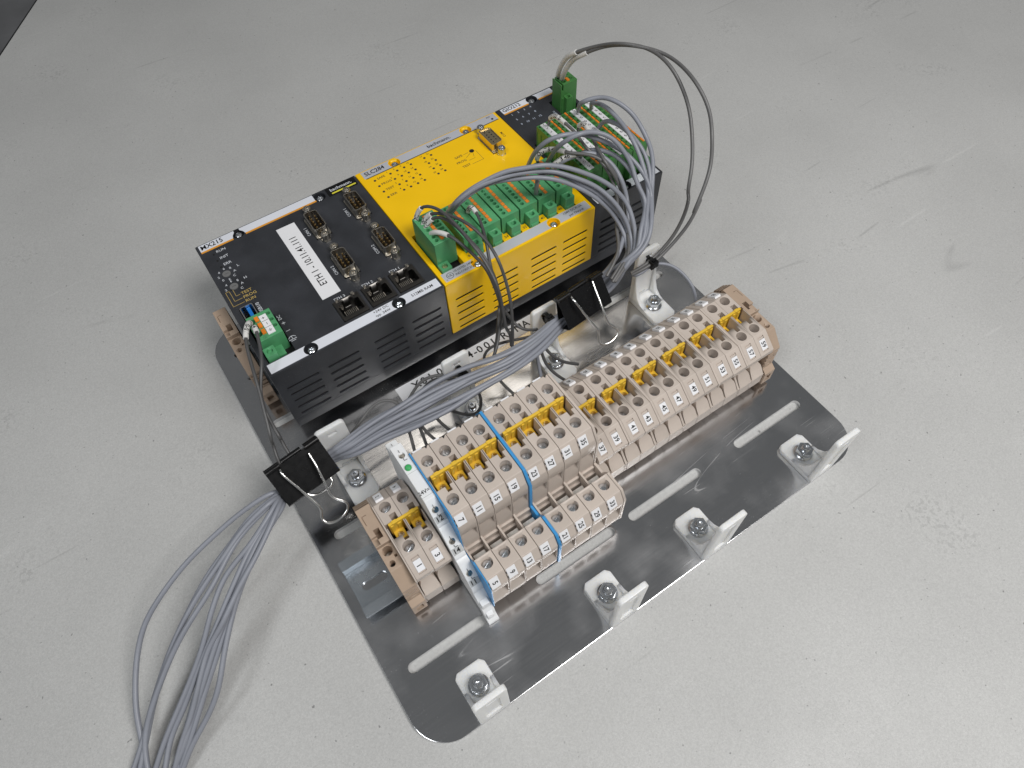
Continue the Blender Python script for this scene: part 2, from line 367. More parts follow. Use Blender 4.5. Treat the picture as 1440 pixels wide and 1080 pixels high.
def din_rail(x0, x1, yc, label):
    r = thing('din_rail', label, 'mounting rail', ((x0 + x1) / 2, yc, 0))
    prof = [(-17.5, 6.3), (-17.5, 7.5), (-11.5, 7.5), (-11.5, 1.3), (11.5, 1.3), (11.5, 7.5), (17.5, 7.5), (17.5, 6.3), (12.7, 6.3), (12.7, .05), (-12.7, .05), (-12.7, 6.3)]
    c = MB(); x = x0 + 5.0
    while x < x1 - 15: addmb(c, slot(x, x + 15, yc, 2.6, -3, 4)); x += 25
    part('rail', MB().prism([(yc + a, b) for a, b in prof], 'x', x0, x1), 'railzinc', r, bevel=.3, cut=c)
din_rail(-18.6, 262, -106.2, 'zinc plated mounting rail under the beige terminals, bare at its left end')
din_rail(-9.5, 283, 57.7, 'zinc plated mounting rail hidden under the black and yellow modules')

# ------------------------------------------------------------------ control modules
bp_ = thing('backplane', 'black backplane bar running under the three modules', 'backplane', (137, 57, 7.6))
part('bar', MB().box(.3, .4, 7.7, 274.6, 115, 16.6), 'black', bp_, bevel=.5)
VX = (4.8, 30.2, 60.1, 85.4); VZ = (47.2, 40.4, 33.6, 26.8, 20.0)
def vent_cut(c, x0, groups, w_=19.8):
    for gx in groups:
        for z in VZ: c.prism(rrect(x0 + gx, z - 1.15, x0 + gx + w_, z + 1.15, 1.13, 4), 'y', -2, 4.0)
def screw_head(x, y, z, parent, m='zinc'):
    c = MB().box(-.28, -1.2, 1.0, .28, 1.2, 2); c.box(-1.2, -.28, 1.0, 1.2, .28, 2)
    global SCREW
    try: SCREW
    except NameError: SCREW = cut_mesh(MB().lathe((0, 0, 0), [(2.5, -1), (2.5, .3), (2.25, .9), (1.6, 1.35), (.8, 1.55)], 16).mesh('screw_head'), c); SCREW.materials.append(M[m])
    o = part('screw_head', SCREW, m, parent, at=(x, y, z)); o.rotation_euler[2] = random.uniform(0, 1.5); return o
def dsub(cx, cy, parent, shell='nickel', gender='male'):
    # shell opening along y, wider on the left
    out = [(-4.4, 8.0), (-3.4, 8.9), (3.0, 8.2), (4.2, 7.0), (4.2, -7.0), (3.0, -8.2), (-3.4, -8.9), (-4.4, -8.0)]
    inn = [(x * .88, y * .93) for x, y in out]
    fl = MB().prism(rrect(cx - 5.6, cy - 15.3, cx + 5.6, cy + 15.3, 1.5, 3), 'z', 63.4, 64.35)
    sh = part('connector_shell', MB().ring([(cx + x, cy + y) for x, y in out], [(cx + x, cy + y) for x, y in inn], 64.3, 70.2), shell, parent, bevel=.15)
    part('flange', MB().prism(rrect(cx - 5.0, cy - 10.2, cx + 5.0, cy + 10.2, 1.2, 3), 'z', 63.6, 64.6), 'nickel', sh, bevel=.15)
    ins = MB().prism([(cx + x, cy + y) for x, y in [(a * .86, b * .91) for a, b in out]], 'z', 63.9, 65.4 if gender == 'male' else 69.6)
    part('insulator', ins, 'black2' if gender == 'male' else 'goldsh', sh)
    for k, (px_, n, x) in enumerate(((0, 5, -1.5), (1, 4, 1.4))):
        for i in range(n):
            y = (i - (n - 1) / 2) * 2.77
            part('pin', pin_me if gender == 'male' else hole_me, 'gold' if gender == 'male' else 'cavity', sh, at=(cx + x, cy + y, 65.3 if gender == 'male' else 69.5))
    for sy in (13.0, -13.0):
        nt = MB().cyl((cx, cy + sy, 63.5), 3.1, 1.6, n=6); nt.lathe((cx, cy + sy, 65), [(2.7, 0), (2.7, 3.6), (2.3, 4.3), (1.2, 4.35), (1.0, 3.2), (.2, 3.0)], 14)
        part('jack_screw', nt, shell if shell != 'goldsh' else 'zinc', parent, bevel=.1)
pin_me = MB().cyl((0, 0, 0), .5, 3.8, n=8).mesh('pin'); hole_me = MB().cyl((0, 0, 0), .55, .16, n=8).mesh('hole')

# --- black controller at the left
mx = thing('control_module', 'black controller module with four serial ports and a white address sticker', 'control module', (55, 57.7, 16.6))
c = MB(); vent_cut(c, 0, VX)
for x, y in ((26.6, 110.9), (82.2, 110.2), (26.6, 4.3), (82.0, 4.3)): c.cyl((x, y, 61), 3.9, 5, n=24)
for k in range(3): c.box(50.1 + 18.1 * k, 9.7, 50, 66.3 + 18.1 * k, 25.8, 66)
c.prism(rrect(3.9, 40.0, 12.9, 54.6, 1.6, 4), 'z', 52, 66); c.box(3.2, 8.6, 56, 19.4, 38.6, 66)
for cx, cy in ((69.9, 87.0), (69.9, 48.7), (97.8, 87.7), (97.8, 49.5)): c.box(cx - 5.2, cy - 10.4, 60, cx + 5.2, cy + 10.4, 66)
body = part('housing', MB().box(0, 0, 16.8, 109.75, 115.5, 64), 'black', mx, bevel=.7, cut=c)
part('housing_base', MB().box(.6, .6, 16.7, 109.2, 115, 18.3), 'cavity', mx); part('vent_dark_backing', MB().box(3, .9, 18.5, 107, 4.4, 50), 'cavity', mx)  # dark box added behind the vents, its colour stands in for shade in the slots
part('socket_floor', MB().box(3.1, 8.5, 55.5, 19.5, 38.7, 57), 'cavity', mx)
st = MB().prism([(1.8, 108.6), (22.5, 108.6), (23.2, 111), (24.8, 113), (24.8, 114.6), (1.8, 114.6)], 'z', 64, 64.15)
st.prism([(28.4, 114.6), (28.4, 113), (30, 111), (30.7, 108.6), (78.6, 108.6), (78.6, 114.6)], 'z', 64, 64.15)
st = part('name_strip', st, 'white', mx)
part('orange_line', MB().box(1.8, 107.4, 64, 22.5, 108.7, 64.2).box(30.7, 107.4, 64, 78.9, 108.7, 64.2), 'orangel', st)
text('MX215', (2.6, 111.7, 64.2), 3.6, st, align='LEFT', bold=.012, sx=.92)
st = part('info_strip', MB().prism([(1.8, 1.2), (108.6, 1.2), (108.6, 7.9), (1.8, 7.9)], 'z', 64, 64.15), 'white', mx, cut=MB().cyl((26.6, 4.3, 60), 4.1, 8, n=24).cyl((82.0, 4.3, 60), 4.1, 8, n=24))
text('+24V DC', (71.3, 6.2, 64.2), 1.7, st); text('typ. 34W', (71.3, 3.2, 64.2), 1.7, st); text('512MB RAM', (97.5, 4.4, 64.2), 2.0, st, sx=.95)
bd = part('brand_plate', MB().prism(rrect(87.6, 106.4, 108.2, 114.4, .8, 3), 'z', 64, 64.25), 'black2', mx)
text('bachmann.', (97.8, 111.2, 64.3), 2.5, bd, 'inkw', bold=.012); part('lemon_bar', MB().box(90.2, 107.4, 64.25, 107.2, 108.6, 64.33), 'yprint', bd)
for x, y in ((26.6, 110.9), (82.2, 110.2), (26.6, 4.3), (82.0, 4.3)): screw_head(x, y, 62.1, mx)
ad = part('address_sticker', MB().prism([(46.9, 31.8), (58.7, 31.9), (59.3, 99.1), (47.1, 99.3)], 'z', 64.0, 64.12), 'paper', mx)
text('ETH 1 - 10.11.41.111', (53.0, 65.0, 64.16), 4.3, ad, rot=90, bold=.002, sx=.87)
for s, cx, cy in (('CAN 1', 69.9, 87.0), ('CAN 2', 69.9, 48.7), ('COM 1', 97.8, 87.7), ('COM 2', 97.8, 49.5)):
    dsub(cx, cy, mx); text(s, (cx - 7.2, cy - .4, 64.05), 1.9, mx, 'inkw', rot=90)
for k, s in enumerate(('RUN', 'INIT', 'ERR')):
    y = 103.3 - 6.2 * k; text(s, (9.6, y + .6, 64.05), 2.0, mx, 'inkw', align='LEFT')
    part('status_light', MB().cyl((7.7, y - .4, 64), .7, .12, n=10), 'cavity', mx)
for ry, tail in ((83.3, 'L'), (71.5, 'H')):
    rs = MB().cyl((8.4, ry, 63.6), 2.5, .9, n=20); rs = part('rotary_switch', rs, 'rotor', mx, cut=MB().box(7.2, ry - .35, 64.1, 9.6, ry + .35, 66))
    for i, d in enumerate('02468ACE'):
        if tail == 'H' and d in '0E': continue
        a = R_(225 - 45 * i); text(d, (8.4 + 5.0 * math.cos(a), ry + 5.0 * math.sin(a), 64.05), 1.7, mx, 'inkw')
    text(tail, (16.6, ry + 3.0, 64.05), 1.9, mx, 'inkw')
ln = MB()
for i, (lx, ly) in enumerate(((6.6, 64.0), (4.4, 60.6), (2.2, 57.2))):
    ln.box(lx, ly - .12, 64, 9.2, ly + .12, 64.06); ln.box(lx, ly, 64, lx + .25, 69.8 - .0 * i, 64.06); ln.box(lx, 69.6, 64, 6.8 + .3 * i, 69.85, 64.06)
part('line_print', ln, 'inkgold', mx)
for s, y in (('TEST', 64.0), ('PROG', 60.6), ('RUN', 57.2)): text(s, (9.8, y, 64.05), 2.1, mx, 'inkgold', align='LEFT')
us = part('usb_socket', MB().ring(rrect(4.4, 40.6, 12.3, 54.1, 1.0, 3), rrect(5.0, 41.2, 11.7, 53.5, .8, 3), 56, 64.3), 'steel', mx)
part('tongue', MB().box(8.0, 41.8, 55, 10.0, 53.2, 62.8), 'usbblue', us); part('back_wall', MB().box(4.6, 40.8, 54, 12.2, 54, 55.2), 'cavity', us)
text('USB1/0', (14.7, 48.0, 64.05), 2.1, mx, 'inkw', rot=90)
text('DC', (21.0, 34.6, 64.05), 1.9, mx, 'inkw', rot=90)
for s, y in (('+', 29.4), ('–', 23.5)): text(s, (21.4, y, 64.05), 3.0, mx, 'inkw')
em = MB().tube([(21.2 + 2.2 * math.cos(R_(a)), 16.4 + 2.2 * math.sin(R_(a)), 64.0) for a in range(20, 170, 15)], .2, 4).box(18.9, 16.0, 64, 23.5, 16.35, 64.06).box(19.8, 15.0, 64, 22.6, 15.3, 64.06).box(21.05, 16, 64, 21.35, 18.6, 64.06)
part('earth_symbol', em, 'inkw', mx)
for k, s in enumerate(('ETH 3', 'ETH 2', 'ETH 1')):
    x0 = 50.1 + 18.1 * k; j = MB()
    j.ring(rrect(x0 + .15, 9.85, x0 + 16.05, 25.65, .3, 2), rrect(x0 + 1.7, 12.6, x0 + 14.5, 21.6, .3, 2), 55, 64.9)
    jj = part('network_jack', j, 'jack', mx, bevel=.12, cut=MB().box(x0 + 4.6, 21, 58, x0 + 11.6, 23.6, 67).box(x0 + 6.2, 23, 58, x0 + 10.0, 24.9, 67))
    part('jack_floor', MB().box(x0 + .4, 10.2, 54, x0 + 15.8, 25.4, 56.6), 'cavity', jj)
    part('spring_tab', MB().box(x0 + 2.2, 25.0, 64.7, x0 + 3.8, 26.6, 65.6).box(x0 + 12.0, 25.0, 64.7, x0 + 13.8, 26.6, 65.6), 'nickel', jj, bevel=.1)
    pc = MB()
    for i in range(8): pc.box(x0 + 3.9 + i * 1.05, 14.5, 58, x0 + 4.3 + i * 1.05, 20.8, 59.2)
    part('contact_strip', pc, 'nickel', jj, stuff=True)
    text(s, (x0 + 5.6, 27.6, 64.05), 1.9, mx, 'inkw')

# --- yellow safety module
sl = thing('control_module', 'bright yellow safety module carrying seven green plugs', 'control module', (165, 57.7, 16.6))
PLX = [126.4 + 13.42 * k for k in range(1, 7)]                        # ear centres of plugs two to seven
c = MB(); vent_cut(c, 110.2, (5.2, 31.0, 60.5, 85.0), 19.6)
SY = ((137.1, 110.4), (192.8, 110.4), (135.4, 4.0), (190.7, 4.0))
for x, y in SY: c.cyl((x, y, 61), 3.9, 5, n=24)
c.box(113.2, 6.6, 58, 128.6, 45, 66)
for x in PLX: c.box(x - 4.0, 8.6, 58, x + 4.2, 18, 66); c.box(x - 6.4, 14, 58, x + 6.4, 46, 66)
c.box(194.8, 78.2, 60, 204.8, 99.0, 66)
part('housing', MB().box(110, -.35, 16.8, 219.8, 115.5, 64.1), 'yellow', sl, bevel=.9, cut=c)
part('housing_base', MB().box(110.6, .5, 16.7, 219.2, 115, 18.3), 'cavity', sl); part('vent_dark_backing', MB().box(113, .3, 18.5, 217, 4.4, 50), 'cavity', sl)  # dark box set close behind the slots paints their shade
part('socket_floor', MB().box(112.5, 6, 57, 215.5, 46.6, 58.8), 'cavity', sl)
st = part('name_strip', MB().box(113.6, 107.2, 64.1, 217.6, 114.3, 64.25), 'silver', sl, cut=MB().cyl((137.1, 110.4, 60), 4.3, 8, n=24).cyl((192.8, 110.4, 60), 4.3, 8, n=24))
part('dark_line', MB().box(114.5, 106.6, 64.1, 217.6, 107.3, 64.2), 'inkg', st)  # thin dark line along the lower edge of the strip
text('SLC284', (115.2, 110.9, 64.3), 3.5, st, align='LEFT', bold=.012, sx=.9); text('bachmann.', (171.5, 110.6, 64.3), 2.9, st, bold=.012); text('RST', (212.5, 112.2, 64.3), 1.3, st)
part('reset_button', MB().cyl((214.0, 109.3, 64.2), .9, .12, n=10), 'ink', st)
st = part('info_strip', MB().box(112.0, 1.2, 64.1, 217.5, 8.2, 64.25), 'silver', sl, cut=MB().cyl((135.4, 4.0, 60), 4.3, 8, n=24).cyl((190.7, 4.0, 60), 4.3, 8, n=24))
text('US LISTED 24RM', (119.6, 6.0, 64.3), 1.5, st, align='LEFT', sx=.88); text('IND.CONT.EQ.', (119.6, 3.2, 64.3), 1.5, st, align='LEFT', sx=.88)
cm = MB().ring([(116.6 + 2.3 * math.cos(a * .3142), 4.6 + 2.3 * math.sin(a * .3142)) for a in range(20)], [(116.6 + 2.0 * math.cos(a * .3142), 4.6 + 2.0 * math.sin(a * .3142)) for a in range(20)], 64.25, 64.3)
part('approval_mark', cm, 'ink', st); text('UL', (116.6, 4.6, 64.3), 1.7, st, bold=.01); text('c', (113.4, 2.6, 64.3), 1.3, st)
text('+24V DC/0.5A', (206.5, 6.2, 64.3), 1.7, st, sx=.95); text('per Output', (207.4, 3.2, 64.3), 1.7, st, sx=.95)
for x, y in SY: screw_head(x, y, 62.1, sl)
led_me = MB().cyl((0, 0, 0), .85, .12, n=12).mesh('status_light')
for k, s in enumerate(('SAFE', 'PROG', 'TEST', 'ERR')):
    y = 102.4 - 6.17 * k; part('status_light', led_me, 'inkg', sl, at=(118.4, y, 64.1)); text(s, (120.3, y + .5, 64.15), 1.9, sl, 'inkg', align='LEFT')
for col, x in enumerate((129.9, 135.0, 140.2, 145.3, 155.6, 160.8)):
    for k in range(4):
        y = 102.4 - 6.17 * k; part('status_light', led_me, 'inkg', sl, at=(x, y, 64.1)); text(str(col * 4 + k + 1), (x - 1.4, y + 2.4, 64.15), 1.4, sl, 'inkg')
part('mode_hole', MB().cyl((184.9, 89.8, 64.1), 1.7, .12, n=16), 'cavity', sl)
ln = MB().box(178.4, 89.7, 64.1, 182, 89.95, 64.15)
for a, b in (((183.2, 88.6), (178.6, 86.2)), ((184.6, 87.6), (183.4, 84.2))): ln.tube([(*a, 64.1), (*b, 64.1)], .12, 4)
ln.box(187.2, 78.5, 64.1, 187.4, 88.6, 64.15).box(178.6, 78.5, 64.1, 187.4, 78.7, 64.15).box(178.6, 82.8, 64.1, 183.4, 83.0, 64.15)
part('line_print', ln, 'inkg', sl)
for s, y in (('SAFE', 89.8), ('PROG', 84.6), ('TEST', 79.4)): text(s, (177.6, y, 64.15), 1.9, sl, 'inkg', align='RIGHT')
dsub(199.8, 88.6, sl, 'goldsh', 'female'); text('COM', (211.2, 91.5, 64.15), 1.7, sl, 'inkg', rot=90)
for k, s in enumerate((8, 16, 24, 32, 40, 48)): text(str(s), (133.6 + 13.42 * k + .3, 11.2, 64.15), 1.9, sl, 'inkg')

# --- black i/o module at the right
gi = thing('control_module', 'narrow black input output module at the right end of the modules', 'control module', (247.5, 57.7, 16.6))
c = MB(); vent_cut(c, 220, (5.6, 31.0), 19.6)
for x, y in ((248.2, 111.0), (246.8, 4.2)): c.cyl((x, y, 61), 3.9, 5, n=24)
c.box(222.2, 7.5, 58, 271.8, 70, 66); c.box(256, 83, 58, 271.5, 101, 66)
part('housing', MB().box(220.05, 0, 16.8, 274.6, 115.5, 64), 'black', gi, bevel=.7, cut=c)
part('housing_base', MB().box(220.6, .6, 16.7, 274, 115, 18.3), 'cavity', gi); part('vent_dark_backing', MB().box(223, .9, 18.5, 272.5, 4.4, 50), 'cavity', gi); part('socket_floor', MB().box(222, 7, 57, 272, 102, 58.8), 'cavity', gi)  # the box behind the vents is added to darken the slots like shade
st = part('name_strip', MB().prism([(223.4, 108.6), (266, 108.6), (266, 114.2), (223.4, 114.2)], 'z', 64, 64.15), 'white', gi, cut=MB().cyl((248.2, 111, 60), 4.2, 8, n=24))
part('orange_line', MB().box(223.4, 107.5, 64, 243.6, 108.7, 64.2).box(252.4, 107.5, 64, 266, 108.7, 64.2), 'orangel', st); text('GIO212', (224.3, 111.6, 64.2), 3.3, st, align='LEFT', bold=.012, sx=.92)
st = part('info_strip', MB().box(222.6, 1.2, 64, 272.8, 7.2, 64.15), 'white', gi, cut=MB().cyl((246.8, 4.2, 60), 4.2, 8, n=24))
text('UL', (227.5, 4.2, 64.2), 2.2, st, bold=.01)
for x, y in ((248.2, 111.0), (246.8, 4.2)): screw_head(x, y, 62.1, gi)
for k in range(12): text(str(k + 1), (227.7 + (k % 4) * 5.1, 104.8 - (k // 4) * 6.0, 64.05), 1.7, gi, 'inkb')
text('SUPPLY', (253.0, 88, 64.05), 1.4, gi, 'inkb', rot=-90)
for k, s in enumerate(('12', '24', '36')): text(s, (228 + 12 * k + 4.0, 10.6, 64.05), 1.5, gi, 'inkw', rot=0)

# ------------------------------------------------------------------ pluggable connectors
def push_plug(label):                                                # origin: ear centre on the module face, eight poles along y
    p = thing('terminal_plug', label, 'terminal plug', (0, 0, 0), 'green plugs on the yellow module')
    c = MB(); 
    for i in range(8):
        y = 8.3 + i * 3.3; c.cyl((-2.9, y, 8), 1.25, 6, n=14); c.box(1.2, y - 1.25, 11, 2.0, y + 1.25, 14)
        c.cyl((5.2, y, 11.4), .35, 3, n=6)
    b = MB().prism([(5.0, -6.5), (5.0, 12.3), (33.5, 12.3), (34, 10), (34, -6.5)], 'x', -6.35, 6.15)
    part('housing', b, 'green', p, bevel=.35, cut=c)
    part('screw_ear', MB().prism(rrect(-3.4, -.9, 3.4, 4.9, .5, 3), 'z', -6.5, 7.6).box(-2.7, -1.6, -6.5, 2.7, 0, 2.2), 'green', p, bevel=.25, cut=MB().cyl((0, 2.1, 2), 1.75, 8, n=16))
    part('ear_screw', MB().cyl((0, 2.1, 3), 1.6, 1.2, n=12), 'zinc', p)
    for i in range(8):
        part('release_button', rb_me, 'orange', p, at=(.75, 8.3 + i * 3.3, 12.0))
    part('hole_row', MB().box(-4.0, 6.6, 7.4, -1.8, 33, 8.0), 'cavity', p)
    return p
rb_me = MB().box(-1.0, -1.3, -.8, 1.0, 1.3, .75).mesh('release_button', bevel=.2)
ORD = ('second', 'third', 'fourth', 'fifth', 'sixth', 'seventh')
EXTRA = ('under a bundle of grey wires', 'with one sleeved wire', 'empty', 'empty', 'under grey wires', 'nearest the black module')
proto = None
for k, x in enumerate(PLX):
    lab = f'{ORD[k]} green plug from the left on yellow module, {EXTRA[k]}'
    if proto is None: proto = push_plug(lab); proto.location = [x * S, 10.0 * S, 64 * S]
    else: dup(proto, (x, 10.0, 64), label=lab)
# the first, taller plug
p = thing('terminal_plug', 'tall green plug at the left end of the yellow module holding dark wires', 'terminal plug', (121, 26, 64), 'green plugs on the yellow module')
c = MB()
for i in range(7):
    y = 17.5 + i * 3.3; c.cyl((117.4, y, 76), 1.3, 8, n=14); c.box(122.6, y - 1.2, 79.5, 126.6, y + .9, 84)
b = MB().prism([(14.5, 62), (14.5, 82), (40.5, 82), (41, 80), (41, 62)], 'x', 114.2, 127.9)
hs = part('housing', b, 'green', p, bevel=.4, cut=c)
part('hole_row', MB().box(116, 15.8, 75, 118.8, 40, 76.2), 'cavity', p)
for i in range(7): part('release_button', rb_me, 'orange', p, at=(121.0, 17.5 + i * 3.3, 81.8))
part('screw_ear', MB().prism(rrect(113.7, 8.2, 120.6, 14.4, .5, 3), 'z', 58, 66.2), 'green', p, bevel=.25, cut=MB().cyl((117.1, 11.3, 62), 2.0, 8, n=16))
part('ear_screw', MB().cyl((117.1, 11.3, 63), 1.75, 1.8, n=14), 'goldsh', p)
# the plug of the controller
p = thing('terminal_plug', 'green power plug with white plus minus tag on the left black module', 'terminal plug', (11, 26, 64))
c = MB()
for i in range(3):
    y = 23.0 + i * 5.0; c.cyl((6.7, y, 66), 1.9, 8, n=16); c.cyl((16.9, y + 1, 69), 1.05, 5, n=12); c.box(14.9, y - .05, 70, 16.9, y + 2.05, 74)
part('housing', MB().prism([(17.8, 57), (17.8, 72.2), (37.4, 72.2), (37.4, 57)], 'x', 4.4, 18.5), 'green', p, bevel=.4, cut=c)
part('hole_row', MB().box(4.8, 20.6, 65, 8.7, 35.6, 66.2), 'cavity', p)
for i in range(3): part('release_button', MB().box(8.5, 21.3 + i * 5, 71, 10.7, 24.9 + i * 5, 73.0), 'orange', p, bevel=.25)
tg = part('pole_tag', MB().box(11.1, 19.6, 72.2, 15.3, 34.4, 72.6), 'paper', p)
for s, y in (('+', 32), ('–', 27.2)): text(s, (13.2, y, 72.65), 2.2, tg, rot=90)
part('earth_symbol', MB().box(12.2, 22.1, 72.6, 14.2, 22.35, 72.66).box(12.6, 21.4, 72.6, 13.8, 21.65, 72.66).box(13.1, 22.2, 72.6, 13.3, 23.4, 72.66).box(11.3, 24.7, 72.6, 15.1, 24.9, 72.66).box(11.3, 29.6, 72.6, 15.1, 29.8, 72.66), 'ink', tg)
part('screw_ear', MB().prism(rrect(3.9, 9.4, 10.3, 16, .5, 3), 'z', 57, 68), 'green', p, bevel=.3, cut=MB().cyl((7.1, 12.8, 65), 1.8, 8, n=16))
part('ear_screw', MB().cyl((7.1, 12.8, 65), 1.7, 1.4, n=12), 'green', p); part('clip_nose', MB().box(10.3, 10.5, 57, 14.5, 17.8, 63.0), 'green', p, bevel=.3)
# the four twelve-pole plugs
def io_plug(label):
    p = thing('terminal_plug', label, 'terminal plug', (0, 0, 0), 'dark green plugs on the right black module')
    c = MB()
    for i in range(12):
        y = 4.6 + i * 4.4; c.box(6.4, y - 1.35, 10, 9.2, y + 1.35, 18); c.box(.6, y - .8, 13, 1.8, y + .8, 18)
        c.box(-1, y - 1.5, -2, .35, y + 1.5, 12.5)
    part('housing', MB().box(0, 0, -5, 11.5, 55, 16), 'green2', p, bevel=.3, cut=c)
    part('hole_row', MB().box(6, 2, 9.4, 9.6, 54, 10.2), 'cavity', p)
    tg = part('number_strip', MB().box(2.1, 1.4, 15.9, 6.1, 54, 16.6), 'paper', p, bevel=.1)
    for i in range(12):
        part('release_button', gb_me, 'orange', p, at=(10.5, 4.6 + i * 4.4, 15.9))
    part('screw_ear', MB().prism(rrect(6.2, -5.6, 11.2, .4, .5, 3), 'z', -5, 8), 'green2', p, bevel=.25, cut=MB().cyl((8.7, -2.8, 3), 1.5, 8, n=14))
    return p
gb_me = MB().box(-.65, -1.8, -.6, .65, 1.8, .6).mesh('release_button', bevel=.2)
GL = ('first dark green plug from the left on the right black module, beside the yellow module', 'second dark green plug from the left on the right black module',
      'third dark green plug from the left on the right black module', 'rightmost dark green plug on the right black module, its white number strip fully in view')
proto = io_plug(GL[0]); proto.location = [222.6 * S, 13 * S, 64 * S]; gps = [proto] + [dup(proto, (222.6 + 12 * k, 13, 64), label=GL[k]) for k in (1, 2, 3)]
for k, g in enumerate(gps):
    g['o'] = [222.6 + 12 * k, 13.0, 64.0]
    tg = [q for q in g.children if q.name.startswith('number_strip')][0]
    for i in range(12): text(str(12 * k + 12 - i), (222.6 + 12 * k + 4.1, 17.6 + i * 4.4, 80.65), 1.5, tg, rot=-60)
# the supply plug
p = thing('terminal_plug', 'tall green supply plug standing alone at the rear of the right black module', 'terminal plug', (263.5, 93, 64))
c = MB().box(257.9, 88, 79, 259.1, 100, 90)
for y in (91.6, 96.2): c.cyl((261.2, y, 77), 1.7, 10, n=14); c.cyl((267.6, y + .6, 80), 1.2, 6, n=12)
part('housing', MB().prism([(88.4, 58), (88.4, 83.6), (98.8, 83.6), (98.8, 58)], 'x', 257.2, 270.6), 'green2', p, bevel=.4, cut=c)
part('body_front', MB().box(258, 87.6, 58, 264.8, 88.5, 74), 'green2', p, bevel=.2)
for y in (91.6, 96.2): part('release_button', MB().box(263.4, y - 1.6, 83, 265.4, y + 1.6, 84.4), 'orange', p, bevel=.2)
part('screw_ear', MB().prism(rrect(259.4, 84.6, 264.6, 89, .4, 3), 'z', 58, 75), 'green2', p, bevel=.25, cut=MB().cyl((262, 86.6, 70), 1.4, 8, n=14))
# ------------------------------------------------------------------ terminal blocks
YC = -106.2
def arch(x0, x1, z0, z1, n=8):
    cx = (x0 + x1) / 2; rx = (x1 - x0) / 2
    return [(x0, z0), (x1, z0)] + [(cx + rx * math.cos(math.pi * i / n), z0 + (z1 - z0) * .45 + (z1 - z0) * .55 * math.sin(math.pi * i / n)) for i in range(n + 1)]
def clamp_mesh():
    c = MB().box(-.42, -4, .55, .42, 4, 3)
    m = cut_mesh(MB().lathe((0, 0, 0), [(2.75, -2), (2.75, .55), (2.5, 1.0), (1.7, 1.25), (.8, 1.3)], 20).mesh('clamp_screw'), c); m.materials.append(M['zinc']); return m
CLAMP = clamp_mesh()
def screw(parent, x, y, z):
    o = part('clamp_screw', CLAMP, 'zinc', parent, at=(x, y, z)); o.rotation_euler[2] = random.uniform(-1.2, 1.2); return o
W1 = 9.86
def single_block(label):
    t = thing('terminal_block', label, 'terminal block', (0, 0, 0), 'single level beige terminal blocks')
    prof = [(-27.4, 6), (-27.4, 15.2), (-20.4, 15.6), (-20.4, 33), (-26.1, 36.6), (-26.1, 39.8), (-16.3, 48.2), (15.8, 48.2), (25.9, 39.8), (25.9, 37.4), (20.5, 31), (21.5, 24), (26.2, 19), (27.4, 15.5), (27.4, 6), (19, 6), (18, 8), (-18, 8), (-19, 6)]
    c = MB()
    for y in (-12.1, 12.2): c.cyl((4.93, y, 40), 3.05, 10, n=24)
    c.box(.55, -5.2, 34.5, 9.3, 1.8, 50); c.box(-1, 1.5, 34.5, 11, 3.7, 50); c.box(4.4, 3.5, 41.5, 7.9, 7.4, 50)      # bridge channel and notch
    c.box(5.0, -8.6, 43, 7.6, -5, 50)
    for s in (-1, 1):                                                                                # wire funnels: flared corners
        y0, y1 = (-30, -24.4) if s < 0 else (24.4, 30)
        c.box(-.5, y0 - .1, 4, .4, y1 + .1, 8.3)
    # label pockets in the front slope
    d = Vector((0, -9.8, -8.4)).normalized(); n = Vector((0, -8.4, 9.8)).normalized()
    def slope_box(x0, x1, a, b, h0, h1):
        m = MB(); o = Vector((0, -16.3, 48.2)); vs = []
        for h in (h0, h1):
            for x, q in ((x0, a), (x1, a), (x1, b), (x0, b)): v = o + d * q + n * h; vs.append((x, v.y, v.z))
        return m.add(vs, [(3, 2, 1, 0), (4, 5, 6, 7), (0, 1, 5, 4), (1, 2, 6, 5), (2, 3, 7, 6), (3, 0, 4, 7)])
    addmb(c, slope_box(2.4, 6.7, 1.9, 11.2, -.8, 2))
    hs = part('housing', MB().prism(prof, 'x', .05, W1), 'beige', t, bevel=.22, cut=c)
    f = MB()
    for s in (-1,):
        f.add([(x, s * y, z) for x, z in arch(.45, 9.45, 15.3, 24) for y in (20.2,)] + [(x, s * (27.35 - .72 * (z - 15.3)), z - .6 * max(0, z - 22)) for x, z in arch(.45, 9.45, 15.3, 24)],
              [tuple(range(11)), tuple(range(21, 10, -1))] + [(i, (i + 1) % 11, 11 + (i + 1) % 11, 11 + i) for i in range(11)])
    part('wire_funnel', f, 'beige', t, bevel=.15)
    part('end_rib', slope_box(2.6, 6.5, 2.6, 3.3, -1, -.1), 'beige', hs)
    for y in (-12.1, 12.2): screw(t, 4.93, y, 40.6)
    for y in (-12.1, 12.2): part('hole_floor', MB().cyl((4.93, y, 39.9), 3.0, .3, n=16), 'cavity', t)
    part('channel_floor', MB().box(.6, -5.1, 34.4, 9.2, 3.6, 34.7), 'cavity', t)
    tg = part('number_tag', slope_box(2.5, 6.6, 3.9, 10.2, -.8, .25), 'paper', t, bevel=.12)
    o = Vector((0, 16.3, 48.0)); m = MB()
    part('rear_tag', MB().add([(x, y, z) for y, z in ((16.9, 47.0), (22.4, 42.4), (23.4, 43.6), (17.9, 48.2)) for x in (2.3, 6.6)], [(0, 1, 3, 2), (2, 3, 5, 4), (4, 5, 7, 6), (6, 7, 1, 0), (0, 2, 4, 6), (1, 3, 5, 7)]), 'paper', t, bevel=.12)
    return t
SD, SN = Vector((0, -9.8, -8.4)).normalized(), Vector((0, -8.4, 9.8)).normalized()
